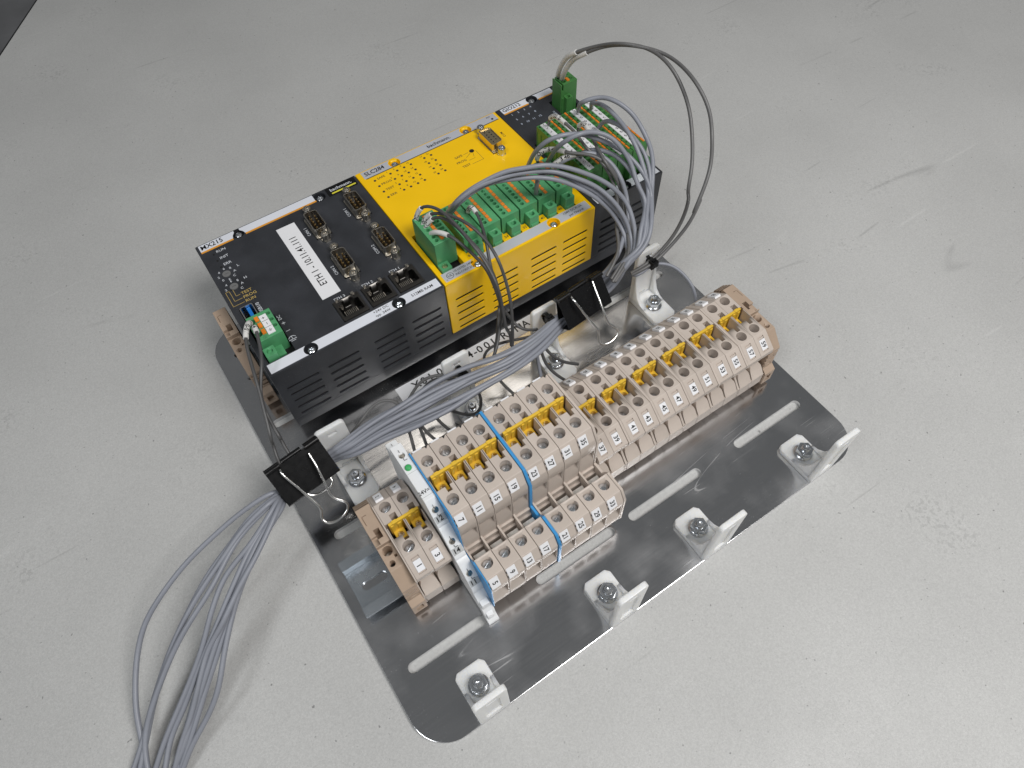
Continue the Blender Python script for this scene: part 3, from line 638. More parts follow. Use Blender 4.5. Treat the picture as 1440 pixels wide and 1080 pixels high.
def single_number(t, num):
    o = t['o']; q = Vector((o[0] + 4.55, o[1] - 16.3, 48.2)) + SD * 7.05 + SN * .3
    tg = [k for k in t.children if k.name.startswith('number_tag')][0]
    text(str(num), q, 2.7, tg, xd=SD, yd=(1, 0, 0), bold=.02, sx=.92)
    rt = [k for k in t.children if k.name.startswith('rear_tag')][0]
    text(str(num + 1), (o[0] + 4.4, o[1] + 20.66, 45.95), 2.0, rt, xd=(0, 5.5, -4.6), yd=(-1, 0, 0), bold=.02)
ORDW = ('first', 'second', 'third', 'fourth', 'fifth', 'sixth', 'seventh', 'eighth', 'ninth', 'tenth', 'eleventh', 'twelfth')
LBS = {n: f'low beige terminal block tagged {n}, {ORDW[k]} from the right end of the row' for k, n in enumerate(range(59, 36, -2))}
LBS[59] = 'low beige terminal block tagged 59, last in the row beside the tan end bracket'; LBS[37] = 'low beige terminal block tagged 37, half hidden by the taller double blocks'
LBS[1] = 'low beige terminal block tagged 1, leftmost, beside the left tan end bracket'; LBS[3] = 'low beige terminal block tagged 3, beside the slim grey relay'
singles = {}
xs = {1: 11.85, 3: 21.83, 37: 123.0, 39: 132.98}
x = 144.45
for k, n in enumerate(range(41, 60, 2)): xs[n] = x; x += 9.975 + (1.44 if k % 2 else 0)
ends = {1: 'leftmost block, between the tan end bracket and block 3', 3: 'second from the left, beside the grey relay', 37: 'half hidden behind the taller double blocks', 59: 'last at the right end beside the tan end bracket'}
proto = None
for n in sorted(xs):
    lab = LBS[n]
    if proto is None: proto = t = single_block(lab); t.location = [xs[n] * S, YC * S, 0]; t['o'] = [xs[n], YC, 0.0]
    else: t = dup(proto, (xs[n], YC, 0), label=lab, skip=('lettering',))
    t.location.z += random.uniform(0, .15) * S; t.location.y += random.uniform(-.14, .14) * S; t.rotation_euler[0] = R_(random.uniform(-.25, .25)); singles[n] = t
for n, t in singles.items(): single_number(t, n)
for n in (1, 3):
    for q in singles[n].children:
        if q.name.startswith('clamp_screw'): q.location.z += .0018

def plate_prof(prof, e):                                                # grow an outline outwards a little (all about its middle)
    cy = sum(p[0] for p in prof) / len(prof); return [(a + (e if a > cy else -e), b + (e if b > 25 else 0)) for a, b in prof]
P1 = [(-27.4, 6), (-27.4, 15.2), (-22, 22), (-21.5, 32), (-26.4, 36.8), (-26.4, 39.9), (-16.4, 48.4), (15.9, 48.4), (26.1, 39.9), (26.1, 37.4), (23, 31), (24, 22), (27.4, 15.5), (27.4, 6)]
k = 0; x = 142.93
EPN = ('block 39', 'block 43', 'block 47', 'block 51', 'block 55')
for j in range(5):
    solo('separator_plate', MB().prism([(YC + a, b + (.25 if b > 8 else 0)) for a, b in P1], 'x', x + .02, x + 1.38), 'beige', f'thin beige separator plate in the long row, {ORDW[4 - j]} from the right, just after {EPN[j]}', 'separator plate', 'thin beige separator plates', bevel=.2)
    x += 19.95 + 1.44
solo('separator_plate', MB().prism([(YC + a, b + (.25 if b > 8 else 0)) for a, b in P1], 'x', 11.05, 11.8), 'beige', 'thin beige separator plate between the left tan end bracket and block 1', 'separator plate', 'thin beige separator plates', bevel=.2)

# double level blocks
DP = [(-50, 13), (-50, 37.4), (-46.2, 43.9), (-34.6, 43.9), (-34.6, 24), (-24.3, 24), (-24.3, 61.4), (-19.1, 70.5), (18.8, 70.5), (24, 61.4), (24, 40), (27, 36), (27, 6), (19, 6), (18, 8), (-18, 8), (-24, 8), (-26, 13)]
UD, UN = Vector((0, -5.2, -9.1)).normalized(), Vector((0, -9.1, 5.2)).normalized()
LD, LN = Vector((0, -3.8, -6.5)).normalized(), Vector((0, -6.5, 3.8)).normalized()
def lean_box(o, d, n, x0, x1, a, b, h0, h1):
    vs = []
    for h in (h0, h1):
        for x, q in ((x0, a), (x1, a), (x1, b), (x0, b)): v = Vector(o) + d * q + n * h; vs.append((x, v.y, v.z))
    return MB().add(vs, [(3, 2, 1, 0), (4, 5, 6, 7), (0, 1, 5, 4), (1, 2, 6, 5), (2, 3, 7, 6), (3, 0, 4, 7)])
def double_block(label):
    t = thing('terminal_block', label, 'terminal block', (0, 0, 0), 'double level beige terminal blocks')
    c = MB()
    for y, z in ((-12.6, 62), (11.4, 62), (-39.1, 36)): c.cyl((4.93, y, z), 3.05, 10, n=24)
    c.box(.55, -5.2, 56.5, 9.3, 1.8, 73); c.box(-1, 1.5, 56.5, 11, 3.7, 73); c.box(4.4, 3.5, 63.5, 7.9, 7.4, 73)
    c.box(5.0, -8.4, 65.5, 7.6, -5, 73)
    c.prism([(-25.3, 54), (-18.2, 54), (-18.2, 53), (-25.3, 43.2)], 'x', .75, 9.2)       # upper wire funnel
    c.prism([(-51, 31.6), (-42.6, 31.6), (-42.6, 30.4), (-51, 17.2)], 'x', .75, 9.2)           # lower wire funnel
    part('housing', MB().prism(DP, 'x', .09, W1 - .03), 'beige', t, bevel=.22, cut=c)
    part('partition', MB().box(.05, -34.7, 23.5, 1.0, -24.2, 38.4), 'beige', t)
    cl = part('metal_clamp', MB().box(2.0, -34.5, 24.5, 8.8, -29.4, 34.0), 'clampm', t, bevel=.3, cut=MB().cyl((5.6, -33.6, 30), 1.6, 6, n=14))
    part('channel_step', MB().box(1.0, -26.9, 23.5, W1, -24.2, 31.0).box(1.0, -25.6, 30.9, W1, -24.2, 35.6), 'beige', t, bevel=.2)
    for y, z in ((-12.6, 65.4), (11.4, 65.4), (-39.1, 39.0)): screw(t, 4.93, y, z)
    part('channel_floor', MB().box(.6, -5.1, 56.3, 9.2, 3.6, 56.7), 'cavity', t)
    for o, d, n, nm in (((0, -19.1, 70.5), UD, UN, 'upper_tag'), ((0, -46.2, 43.9), LD, LN, 'lower_tag')):
        L0 = 1.6 if nm == 'upper_tag' else .8
        part(nm, lean_box(o, d, n, .55, 5.6, L0, L0 + 6.6, -.1, .5), 'paper', t, bevel=.15)
        part('tag_clip', lean_box(o, d, n, .25, .9, L0 + 1.6, L0 + 2.7, -.1, .35).add(*(lambda m: (m.v, m.f))(lean_box(o, d, n, .25, .9, L0 + 4.6, L0 + 5.8, -.1, .35))), 'ink', t)
        part('tag_groove', lean_box(o, d, n, 5.9, 9.4, L0 + .3, L0 + 6.4, -.05, .06), 'beige', t, bevel=.03)
    part('rear_tag', MB().box(1.2, 18.9, 65.8, 6.2, 19.9, 70.2), 'paper', t, bevel=.15)
    part('rear_clip', MB().prism([(7.9, 17.4), (9.3, 18.9), (7.6, 18.9)], 'z', 70.2, 70.65), 'ink', t)
    return t
doubles = {}; proto = None
for k in range(8):
    lo_, up_ = 5 + 4 * k, 7 + 4 * k
    x = (39.35 if k < 4 else 41.0) + 9.975 * k
    wh = ('touching the left blue plate', 'second right of the left blue plate', 'second left of the middle blue plate', 'just left of the middle blue plate', 'just right of the middle blue plate', 'second right of the middle blue plate', 'next to last at the right', 'last at the right')[k]
    lab = f'tall double beige block tagged {up_} over {lo_}, {wh}'
    if proto is None: proto = t = double_block(lab); t.location = [x * S, YC * S, 0]; t['o'] = [x, YC, 0.0]
    else: t = dup(proto, (x, YC, 0), label=lab, skip=('lettering',))
    t.location.z += random.uniform(0, .12) * S; t.location.y += random.uniform(-.12, .12) * S; t.rotation_euler[0] = R_(random.uniform(-.2, .2)); doubles[k] = t
for k, t in doubles.items():
    o = t['o']
    for nm, num, base, d, n, L0 in (('upper_tag', 7 + 4 * k, (-19.1, 70.5), UD, UN, 1.6), ('lower_tag', 5 + 4 * k, (-46.2, 43.9), LD, LN, .8)):
        tg = [q for q in t.children if q.name.startswith(nm)][0]
        text(str(num), Vector((o[0] + 3.1, o[1] + base[0], base[1])) + d * (L0 + 3.3) + n * .55, 2.8, tg, xd=d, yd=(1, 0, 0), bold=.02, sx=.95)
def grown(e): return [(-50 - e, 12), (-50 - e, 37.4 + e), (-46.2 - e, 43.9 + e), (-34.6 - e, 43.9 + e), (-31, 37.5), (-24.3 - e, 37.5), (-24.3 - e, 61.4 + e), (-19.1 - e * .6, 70.5 + e), (18.8 + e, 70.5 + e), (24 + e, 61.4), (24 + e, 6), (-20, 6), (-26, 12)]
solo('divider_plate', MB().prism([(YC + a, b) for a, b in grown(.8)], 'x', 38.65, 39.33), 'blue', 'blue divider plate between the grey relay and terminal blocks 5 and 7', 'divider plate', 'blue divider plates', bevel=.2)
solo('divider_plate', MB().prism([(YC + a, b) for a, b in grown(.8)], 'x', 79.3, 80.85), 'blue', 'blue divider plate in the middle of the tall double blocks, between tags 19 and 23', 'divider plate', 'blue divider plates', bevel=.2)
solo('separator_plate', MB().prism([(YC + a, b) for a, b in grown(.1)], 'x', 120.85, 122.3), 'beige', 'beige end plate closing the right end of the tall double blocks', 'separator plate', 'thin beige separator plates', bevel=.25)

# yellow jumpers: an insulated comb seen as a wall and a row of screw pads
def jumper(label, cx, top, x0, x1):
    j = thing('jumper_bar', label, 'jumper bar', ((x0 + x1) / 2, YC, top - 8), 'yellow jumper bars in the terminal rows')
    m = MB().box(x0, YC + 2.0, top - 13, x1, YC + 3.5, top)
    for i, a in enumerate(cx):
        m.box(a - 2.7, YC + 1.5, top - 12, a - .9, YC + 2.2, top - 1.3); m.box(a + 1.0, YC + 1.5, top - 12, a + 2.9, YC + 2.2, top - 1.9)
        m.box(a - 1.2, YC + 1.75, top - 4, a + 1.3, YC + 3.7, top + .35)
    part('comb_wall', m, 'jump', j, bevel=.15)
    for a in cx:
        pd = part('screw_pad', MB().prism(rrect(a - 2.6, YC - 4.6, a + 3.0, YC + 2.0, .5, 2), 'z', top - 13, top - 8.6), 'jump', j, bevel=.25, cut=MB().cyl((a + .2, YC - 1.3, top - 12), 1.75, 5, n=18))
        part('pad_screw', MB().cyl((a + .2, YC - 1.3, top - 12.4), 1.7, 1.4, n=14), 'nickel', pd)
        part('pad_lip', MB().box(a - .6, YC - 5.1, top - 13, a + 2.6, YC - 4.4, top - 10.6), 'jump', pd)
        if a != cx[-1]: part('pole_rib', MB().box(a + 4.5, YC - 4.2, top - 13, a + 5.35, YC + 1.4, top - 8.2), 'beige', j, bevel=.1)
    return j
c4 = [39.35 + 9.975 * k + 4.93 for k in range(8)]; c4 = c4[:4] + [a + 1.65 for a in c4[4:]]
jumper('long yellow jumper bar between the two blue plates, tags 7 to 19', c4[:4], 71.2, 41.2, 78.4); jumper('long yellow jumper bar right of the middle blue plate, tags 23 to 35', c4[4:], 71.2, 82.6, 119.4)
jumper('short yellow jumper bar left of the grey relay, blocks 1 and 3', [xs[1] + 4.93, xs[3] + 4.93], 49.0, xs[1] + 1.7, xs[3] + 8.6)
for k, (a, b) in enumerate(((37, 39), (41, 43), (45, 47), (49, 51), (53, 55), (57, 59))):
    jumper(f'short yellow jumper bar, {ORDW[5 - k]} from the right end, blocks {a} and {b}', [xs[a] + 4.93, xs[b] + 4.93], 49.0, xs[a] + 2.0, xs[b] + 8.2)

# end brackets
def bracket(label, x, yc, flip=False):
    t = thing('end_bracket', label, 'end bracket', (x + 4, yc, 0), 'tan end brackets on the rails')
    prof = [(-28.5, 3), (-28.5, 14), (-25, 16.5), (-25, 33), (-16.5, 43.5), (-3.2, 43.5), (-3.2, 46.5), (-.5, 47), (9, 47), (19.5, 47), (25.5, 40.5), (25.5, 33), (28, 30), (28, 4), (19, 4), (18, 8), (-18, 8), (-20, 3)]
    c = MB(); c.cyl((4, -6.3, 30), 2.7, 20, n=20); c.cyl((3.0, -13.2, 38), 1.7, 20, n=16); c.box(5.8, -11.2, 40, 7.2, -9.7, 50)
    c.box(3.0, 0, 40, 6.0, 5.6, 50); c.box(-1, -2.8, 44.8, 3, 2.2, 50); c.box(2.2, -29, 5.5, 6.2, -25.9, 11)
    for k in range(4): c.box(-1 if k % 2 else 2.5, -26.5, 18.5 + 3.7 * k, 9, -24.2, 20.0 + 3.7 * k)
    for k in range(3): c.box(-1, 20.3 + 1.9 * k, 40.5 - 2.0 * k, 9, 21.1 + 1.9 * k, 50 - 2 * k)
    c.box(1.2, 9.5, 46.3, 1.7, 15, 50); c.box(1.2, 14.6, 46.3, 4, 15, 50)
    if flip: c2 = MB(); c2.v = [(8 - a, b, d) for a, b, d in c.v]; c2.f = c.f; c = c2
    sh = lambda m: setattr(m, 'v', [(a + x, b + yc, d) for a, b, d in m.v]) or m
    part('housing', sh(MB().prism(prof, 'x', 0, 8)), 'tan', t, bevel=.25, cut=sh(c))
    part('clamp_screw', sh(MB().cyl((4, -6.3, 31), 2.4, 4, n=14)), 'nickel', t)
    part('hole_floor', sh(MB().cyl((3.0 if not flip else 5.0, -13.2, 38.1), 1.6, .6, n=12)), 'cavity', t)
bracket('tan end bracket at the left end of the terminal rail', 3.0, YC)
bracket('tan end bracket at the right end of the terminal rail', 250.75, YC, True)
bracket('tan end bracket half hidden at the left end of the black module', -10.3, 57.7)
bracket('tan end bracket behind the right end of the black module', 276.0, 57.7, True)

# grey relay
rl = thing('relay', 'slim light grey relay module with green light and tags 12, 14 and 11', 'relay', (35.1, YC, 0))
RX0, RX1 = 32.5, 38.6
RP = [(-68, 8), (-68, 57.5), (-76.5, 58.6), (-77.6, 69.2), (-112.2, 69.8), (-121.6, 58.2), (-121.8, 56.2), (-124.4, 55.2), (-134.8, 42.6), (-135.0, 40.6), (-137.6, 39.6), (-148.2, 26.8), (-148.6, 22.5), (-152.6, 18.5), (-157.6, 9.5), (-157.9, 6.5), (-161.2, 3.2), (-161.2, 1.4), (-156, 1.2), (-152, 6), (-124, 6), (-124, 8)]
RS = Vector((0, -9.4, -11.6)).normalized(); RNm = Vector((0, -11.6, 9.4)).normalized()
spots = [('top', (-86.2, 69.45)), ('s', (-115.4, 65.85)), ('s', (-128.0, 50.85)), ('s', (-141.2, 35.25))]
c = MB().cyl((35.6, -73, 54), 1.4, 8, n=14); c.cyl((35.6, -84.5, 66), 1.7, 8, n=14)
for (y, z) in ():
    q = Vector((35.6, y, z)); pts = []
    m = MB(); n = 14
    u, v = Vector((1, 0, 0)), RS
    vs = [tuple(q - RNm * 2.5 + (u * math.cos(6.2832 * i / n) + v * math.sin(6.2832 * i / n)) * 1.8) for i in range(n)] + [tuple(q + RNm * 3 + (u * math.cos(6.2832 * i / n) + v * math.sin(6.2832 * i / n)) * 1.8) for i in range(n)]
    c.add(vs, [tuple(range(n - 1, -1, -1)), tuple(range(n, 2 * n))] + [(i, (i + 1) % n, n + (i + 1) % n, n + i) for i in range(n)])
part('housing', MB().prism(RP, 'x', RX0, RX1), 'grey', rl, bevel=.25, cut=c)
CLAMP2 = CLAMP.copy(); CLAMP2.materials.clear(); CLAMP2.materials.append(M['nickel'])
for loc, sc_, tilt in (((35.6, -73, 56), .5, 0), ((35.6, -84.5, 67.6), .6, 0), ((35.4, -116.2, 64.9), .62, 1), ((35.4, -128.6, 50.0), .62, 1), ((35.4, -141.8, 34.3), .62, 1)):
    o = part('clamp_screw', CLAMP2, 'nickel', rl, at=loc); o.scale = (sc_,) * 3; o.rotation_euler = (R_(51) if tilt else 0, 0, .5)
    q = Vector(loc); up = RNm if tilt else Vector((0, 0, 1)); al = RS if tilt else Vector((0, -1, 0))
    q = q + up * ((.75 if tilt else 2.15) if loc[1] < -80 else 2.1); lm = MB()
    for a, b in (((-.2, -3.4), (-.2, -1.9)), ((-.2, 1.9), (-.2, 3.3)), ((-.2, 3.3), (1.4, 3.3))):
        lm.tube([tuple(q + Vector((1, 0, 0)) * a[0] + al * a[1]), tuple(q + Vector((1, 0, 0)) * b[0] + al * b[1])], .13, 4)
    part('line_print', lm, 'ink', rl)
lp = part('green_light', MB().lathe((35.0, -92.2, 69.3), [(1.75, 0), (1.75, .8), (1.4, 1.5), (.7, 1.9)], 18), 'led', rl)
part('seam', MB().box(RX0 + .01, -95.4, 69.3, RX1 - .01, -95.2, 69.62).box(RX0 + .01, -110.2, 69.6, RX1 - .01, -110.0, 69.86), 'greyd', rl)
text('24V=', (35.0, -107.6, 69.9), 2.1, rl, 'ink', rot=0, sx=.9)
def on_slope(s, y, z, size, par):
    q = Vector((35.1, y, z)) + RNm * .32; text(s, q, size, par, 'ink', xd=(1, 0, 0), yd=-RS, bold=.01)
for s, y, z in (('12', -119.6, 60.7), ('14', -132.4, 45.5), ('11', -145.6, 29.9)):
    q = Vector((0, y, z)); mm = lean_box((0, y, z), RS, RNm, RX0 + .35, RX1 - .25, -2.0, 2.0, -.3, .18); pl = part('tag_plate', mm, 'greyd', rl, bevel=.1)
    on_slope(s, y, z, 2.7, pl)
part('lower_clip', MB().box(33.0, -155.6, 13, 37.4, -152.4, 19.5).box(33.4, -159.4, 4, 37.0, -157, 11.0), 'grey', rl, bevel=.3)
# ------------------------------------------------------------------ nylon tie brackets with flange nuts
def bolt(parent, z=4):
    hexn = MB().lathe((0, 0, z), [(5.6, 0), (5.6, .7), (4.6, 1.6), (4.0, 1.9)], 24); hexn.cyl((0, 0, z + 1.2), 4.7, 4.2, n=6, rot=.4)
    nt = part('flange_nut', hexn, 'zinc', parent, bevel=.25)
    part('threaded_stud', MB().lathe((0, 0, z), [(2.5, 0), (2.5, 6.0)] + [(2.5 - .25 * (i % 2), 5.6 + i * .3) for i in range(1, 8)] + [(2.1, 8.2), (1.0, 8.25), (.8, 7.6), (.1, 7.4)], 18), 'zinc', nt)
def tie_bracket(label, back, label2=None):
    t = thing('tie_bracket', label, 'tie bracket', (0, 0, 0), 'milky nylon tie brackets')
    part('base', MB().prism([(8.65, -14.8), (8.65, back - 2.5), (6.5, back), (-6.5, back), (-8.65, back - 2.5), (-8.65, -14.8)], 'z', .02, 4.0), 'nylon', t, bevel=.7)
    c = MB().box(-4.4, -18, 9, 4.4, -14.1, 38).box(-2.6, -18, 40, 2.6, -10, 42.4).box(-3.2, -18, 4.5, 3.2, -10, 6.6)
    fl = MB().prism(rrect(-8.65, .1, 8.65, 47, 2.6, 5), 'y', -15.3, -12.3); 
    part('flange', fl, 'nylon', t, bevel=.6, cut=c)
    g = MB()
    for x0, x1 in ((-8.6, -6.4), (6.4, 8.6)):
        g.prism([(-12.6, 3.8), (-12.6, 30), (-11.4, 24), (-9.8, 15), (-7.2, 8.2), (-3.4, 5), (1, 3.8)], 'x', x0, x1)
    part('gusset', g, 'nylon', t, bevel=.4)
    bolt(t); return t
FL = ('first', 'second', 'third', 'fourth'); proto = None
FN = ('leftmost of four', 'second of four from the left', 'third of four from the left', 'rightmost by the rounded corner')
for k, (x, y) in enumerate(((12.3, -182.9), (92.6, -182.9), (155.6, -182.9), (236.4, -182.9))):
    lab = f'milky nylon tie bracket on the near plate edge, {FN[k]}'
    if proto is None: proto = tie_bracket(lab, 10.9); proto.location = [x * S, y * S, 0]; proto['o'] = [x, y, 0.0]
    else: dup(proto, (x, y, 0), label=lab)
proto = None
RN = ('next to the left binder clip', 'with black tie, over the name strip middle', 'left of the right binder clip', 'rightmost, its tie holding two dark wires')
for k, (x, y) in enumerate(((13.4, -48.6), (93.2, -48.6), (155.6, -48.6), (236.6, -48.6))):
    lab = f'milky nylon tie bracket between modules and terminals, {RN[k]}'
    if proto is None: proto = tie_bracket(lab, 14.0)
    t = proto if k == 0 else dup(proto, label=lab)
    t.location = [x * S, y * S, 0]; t['o'] = [x, y, 0.0]; t.rotation_euler[2] = math.pi

# ------------------------------------------------------------------ binder clips
def binder(label, J0, J1, S0, S1, handles):
    J0, J1, S0, S1 = map(Vector, (J0, J1, S0, S1)); mid = (J0 + J1 + S0 + S1) / 4
    ew = (J1 - J0 + S1 - S0).normalized(); wd = ((J1 - J0).length + (S1 - S0).length) / 4
    dn = ((S0 + S1) / 2 - (J0 + J1) / 2); dn -= ew * dn.dot(ew); L_ = dn.length; dn.normalize(); nb = ew.cross(dn).normalized()
    if nb.z > 0: nb = -nb                                              # towards the plate
    J = (J0 + J1) / 2
    t = thing('binder_clip', label, 'binder clip', tuple((S0 + S1) / 2 + nb * 12), 'black binder clips on the wire bundle')
    def W3(a, b, c): return tuple(J + ew * a + dn * b + nb * c)
    out = [(0, 0), (L_, 0), (L_ + .6, .6), (L_ + .6, 12.4), (L_, 13), (0, 1.6)]; inn = [(0.4, .55), (L_ - .5, .55), (L_ - .1, 1), (L_ - .1, 12), (L_ - .5, 12.4), (.4, 1.05)]
    m = MB()
    strip = [(0, 0), (L_ - .4, 0), (L_ + .4, .8), (L_ + .4, 11.2), (L_ - .4, 12), (0, 2.0)]
    th = .5
    def off(i):
        a = Vector(strip[max(i - 1, 0)]); b = Vector(strip[min(i + 1, 5)]); d = (b - a).normalized(); return Vector(strip[i]) + Vector((-d.y, d.x)) * th
    ins = [off(i) for i in range(6)]
    pl = [tuple(q) for q in strip] + [tuple(q) for q in reversed(ins)]
    n = len(pl); vs = [W3(-wd, b, c) for b, c in pl] + [W3(wd, b, c) for b, c in pl]
    m.add(vs, [(i, (i + 1) % n, n + (i + 1) % n, n + i) for i in range(n)] + [(i, i + 1, n - 2 - i, n - 1 - i) for i in range(5)] + [(n + i + 1, n + i, 2 * n - 1 - i, 2 * n - 2 - i) for i in range(5)])
    part('body', m, 'black2', t, bevel=.12)
    hg = MB()
    for a, b, c in ((-wd, -wd * .48, -.7), (wd * .48, wd, -.7), (-wd * .36, wd * .36, 2.6), (-wd, -wd * .48, 2.6), (wd * .48, wd, 2.6)):
        hg.tube([W3(a, -.5, c), W3(b, -.5, c)], 1.5, 12)
    part('hinge_roll', hg, 'black2', t, smooth=50)
    for h in handles:
        part('handle', MB().tube(smooth_path(catmull(h, 1.2), 2), .72, 10), 'steel', t)
c1h = [[-18.6, -45.0, 49.4], [-18.7, -47.0, 49.2], [-14.1, -58.3, 38.6], [-11.1, -67.2, 30.4], [-12.7, -68.7, 27.4], [-13.4, -71.3, 25.4], [-11.6, -73.4, 24.4], [-6.8, -74.8, 24.2], [-1.3, -73.8, 25.2], [1.9, -71.9, 27.2], [1.6, -70.0, 29.2], [-2.9, -65.7, 33.2], [-2.6, -59.0, 39.6], [-2.0, -51.7, 45.8], [-2.1, -44.8, 49.4]]
c1b = [[-19, -40, 46], [-15.1, -45.0, 28], [-13.0, -52.0, 22.0], [-8.3, -53.2, 21.0], [-3.5, -54.0, 22.0], [0.5, -53.1, 23.0], [1.0, -51.9, 24.0], [0.5, -45.7, 28.0], [-2, -38, 46]]
binder('black binder clip with wire handles at the left, where the wires leave the plate', (-26.1, -43.2, 49), (5.7, -39.7, 49), (-24.1, -58.3, 34), (7.7, -54.1, 34), [c1h, c1b])
c2h = [[166.8, -46.8, 60], [166.7, -49.2, 60], [170.1, -57.5, 51], [173.6, -66.2, 42.5], [172.0, -68.1, 39.5], [171.4, -70.5, 37.5], [173.3, -71.7, 36.5], [178.1, -72.7, 36.3], [182.3, -72.0, 37.3], [185.1, -70.4, 39.3], [184.4, -69.2, 41.3], [181.1, -65.9, 44.3], [180.8, -61.9, 48.6], [181.8, -54.1, 55.0], [183.8, -44.6, 60.3]]
c2b = [(a - 3.0, b + 24 - .35 * (c - 36), c - 10 - .15 * (c - 36)) for a, b, c in c2h]
binder('black binder clip with wire handles at the right, in front of the yellow module', (158.2, -44.2, 60), (191.9, -43.4, 60), (161.4, -57.4, 45), (194.1, -53.5, 45), [c2h])

# ------------------------------------------------------------------ cable ties
def cable_tie(label, slot_, centre, head, r, axis=(1, 0, 0)):
    t = thing('cable_tie', label, 'cable tie', centre, 'black cable ties')
    a = Vector(axis).normalized(); u = a.cross(Vector((0, 0, 1))).normalized(); v = u.cross(a)
    P = [Vector(centre) + (u * math.cos(6.2832 * i / 20) * r + v * math.sin(6.2832 * i / 20) * r * .9) for i in range(20)]
    m = MB(); vs = []
    for q in P:
        d = (q - Vector(centre)).normalized()
        for s, k in ((-1.25, 0), (1.25, 0), (1.25, .9), (-1.25, .9)): vs.append(tuple(q + a * s + d * k))
    n = 20; fs = []
    for i in range(n):
        j = (i + 1) % n; fs += [(4 * i + k, 4 * i + (k + 1) % 4, 4 * j + (k + 1) % 4, 4 * j + k) for k in range(4)]
    m.add(vs, fs); part('band', m, 'black2', t)
    s0 = Vector(slot_); st = MB(); d = (Vector(centre) - s0); q0 = s0; q1 = Vector(centre) + (s0 - Vector(centre)).normalized() * r
    vs = [tuple(q + a * s + Vector((0, 0, 1)) * h) for q in (q0, q1) for s, h in ((-1.25, -.5), (1.25, -.5), (1.25, .5), (-1.25, .5))]
    st.add(vs, [(3, 2, 1, 0), (4, 5, 6, 7), (0, 1, 5, 4), (1, 2, 6, 5), (2, 3, 7, 6), (3, 0, 4, 7)]); part('strap', st, 'black2', t)
    h = Vector(head); hd = MB().box(h.x - 2.4, h.y - 2.2, h.z - 2.3, h.x + 2.4, h.y + 2.2, h.z + 2.3)
    part('head', hd, 'black2', t, bevel=.4, cut=MB().box(h.x - 1.4, h.y - .7, h.z + 1.4, h.x + 1.4, h.y + .7, h.z + 4))
    part('tail', MB().box(h.x - 1.2, h.y - .45, h.z - 5.5, h.x + 1.2, h.y + .45, h.z + 3.0), 'black2', t, bevel=.1)
cable_tie('black cable tie through the milky bracket behind the middle of the bundle', (93.2, -33.5, 41.2), (93.4, -40.4, 36.5), (93.6, -43.6, 38.5), 4.2)
cable_tie('black cable tie through the milky bracket beside the right binder clip', (155.6, -33.5, 41.2), (155, -40.5, 41.0), (154.7, -43.0, 44.0), 4.0)
cable_tie('black cable tie holding two dark wires at the right end bracket', (236.6, -33.5, 41.2), (236.0, -40.0, 38.0), (235.8, -42.2, 39.8), 3.2)

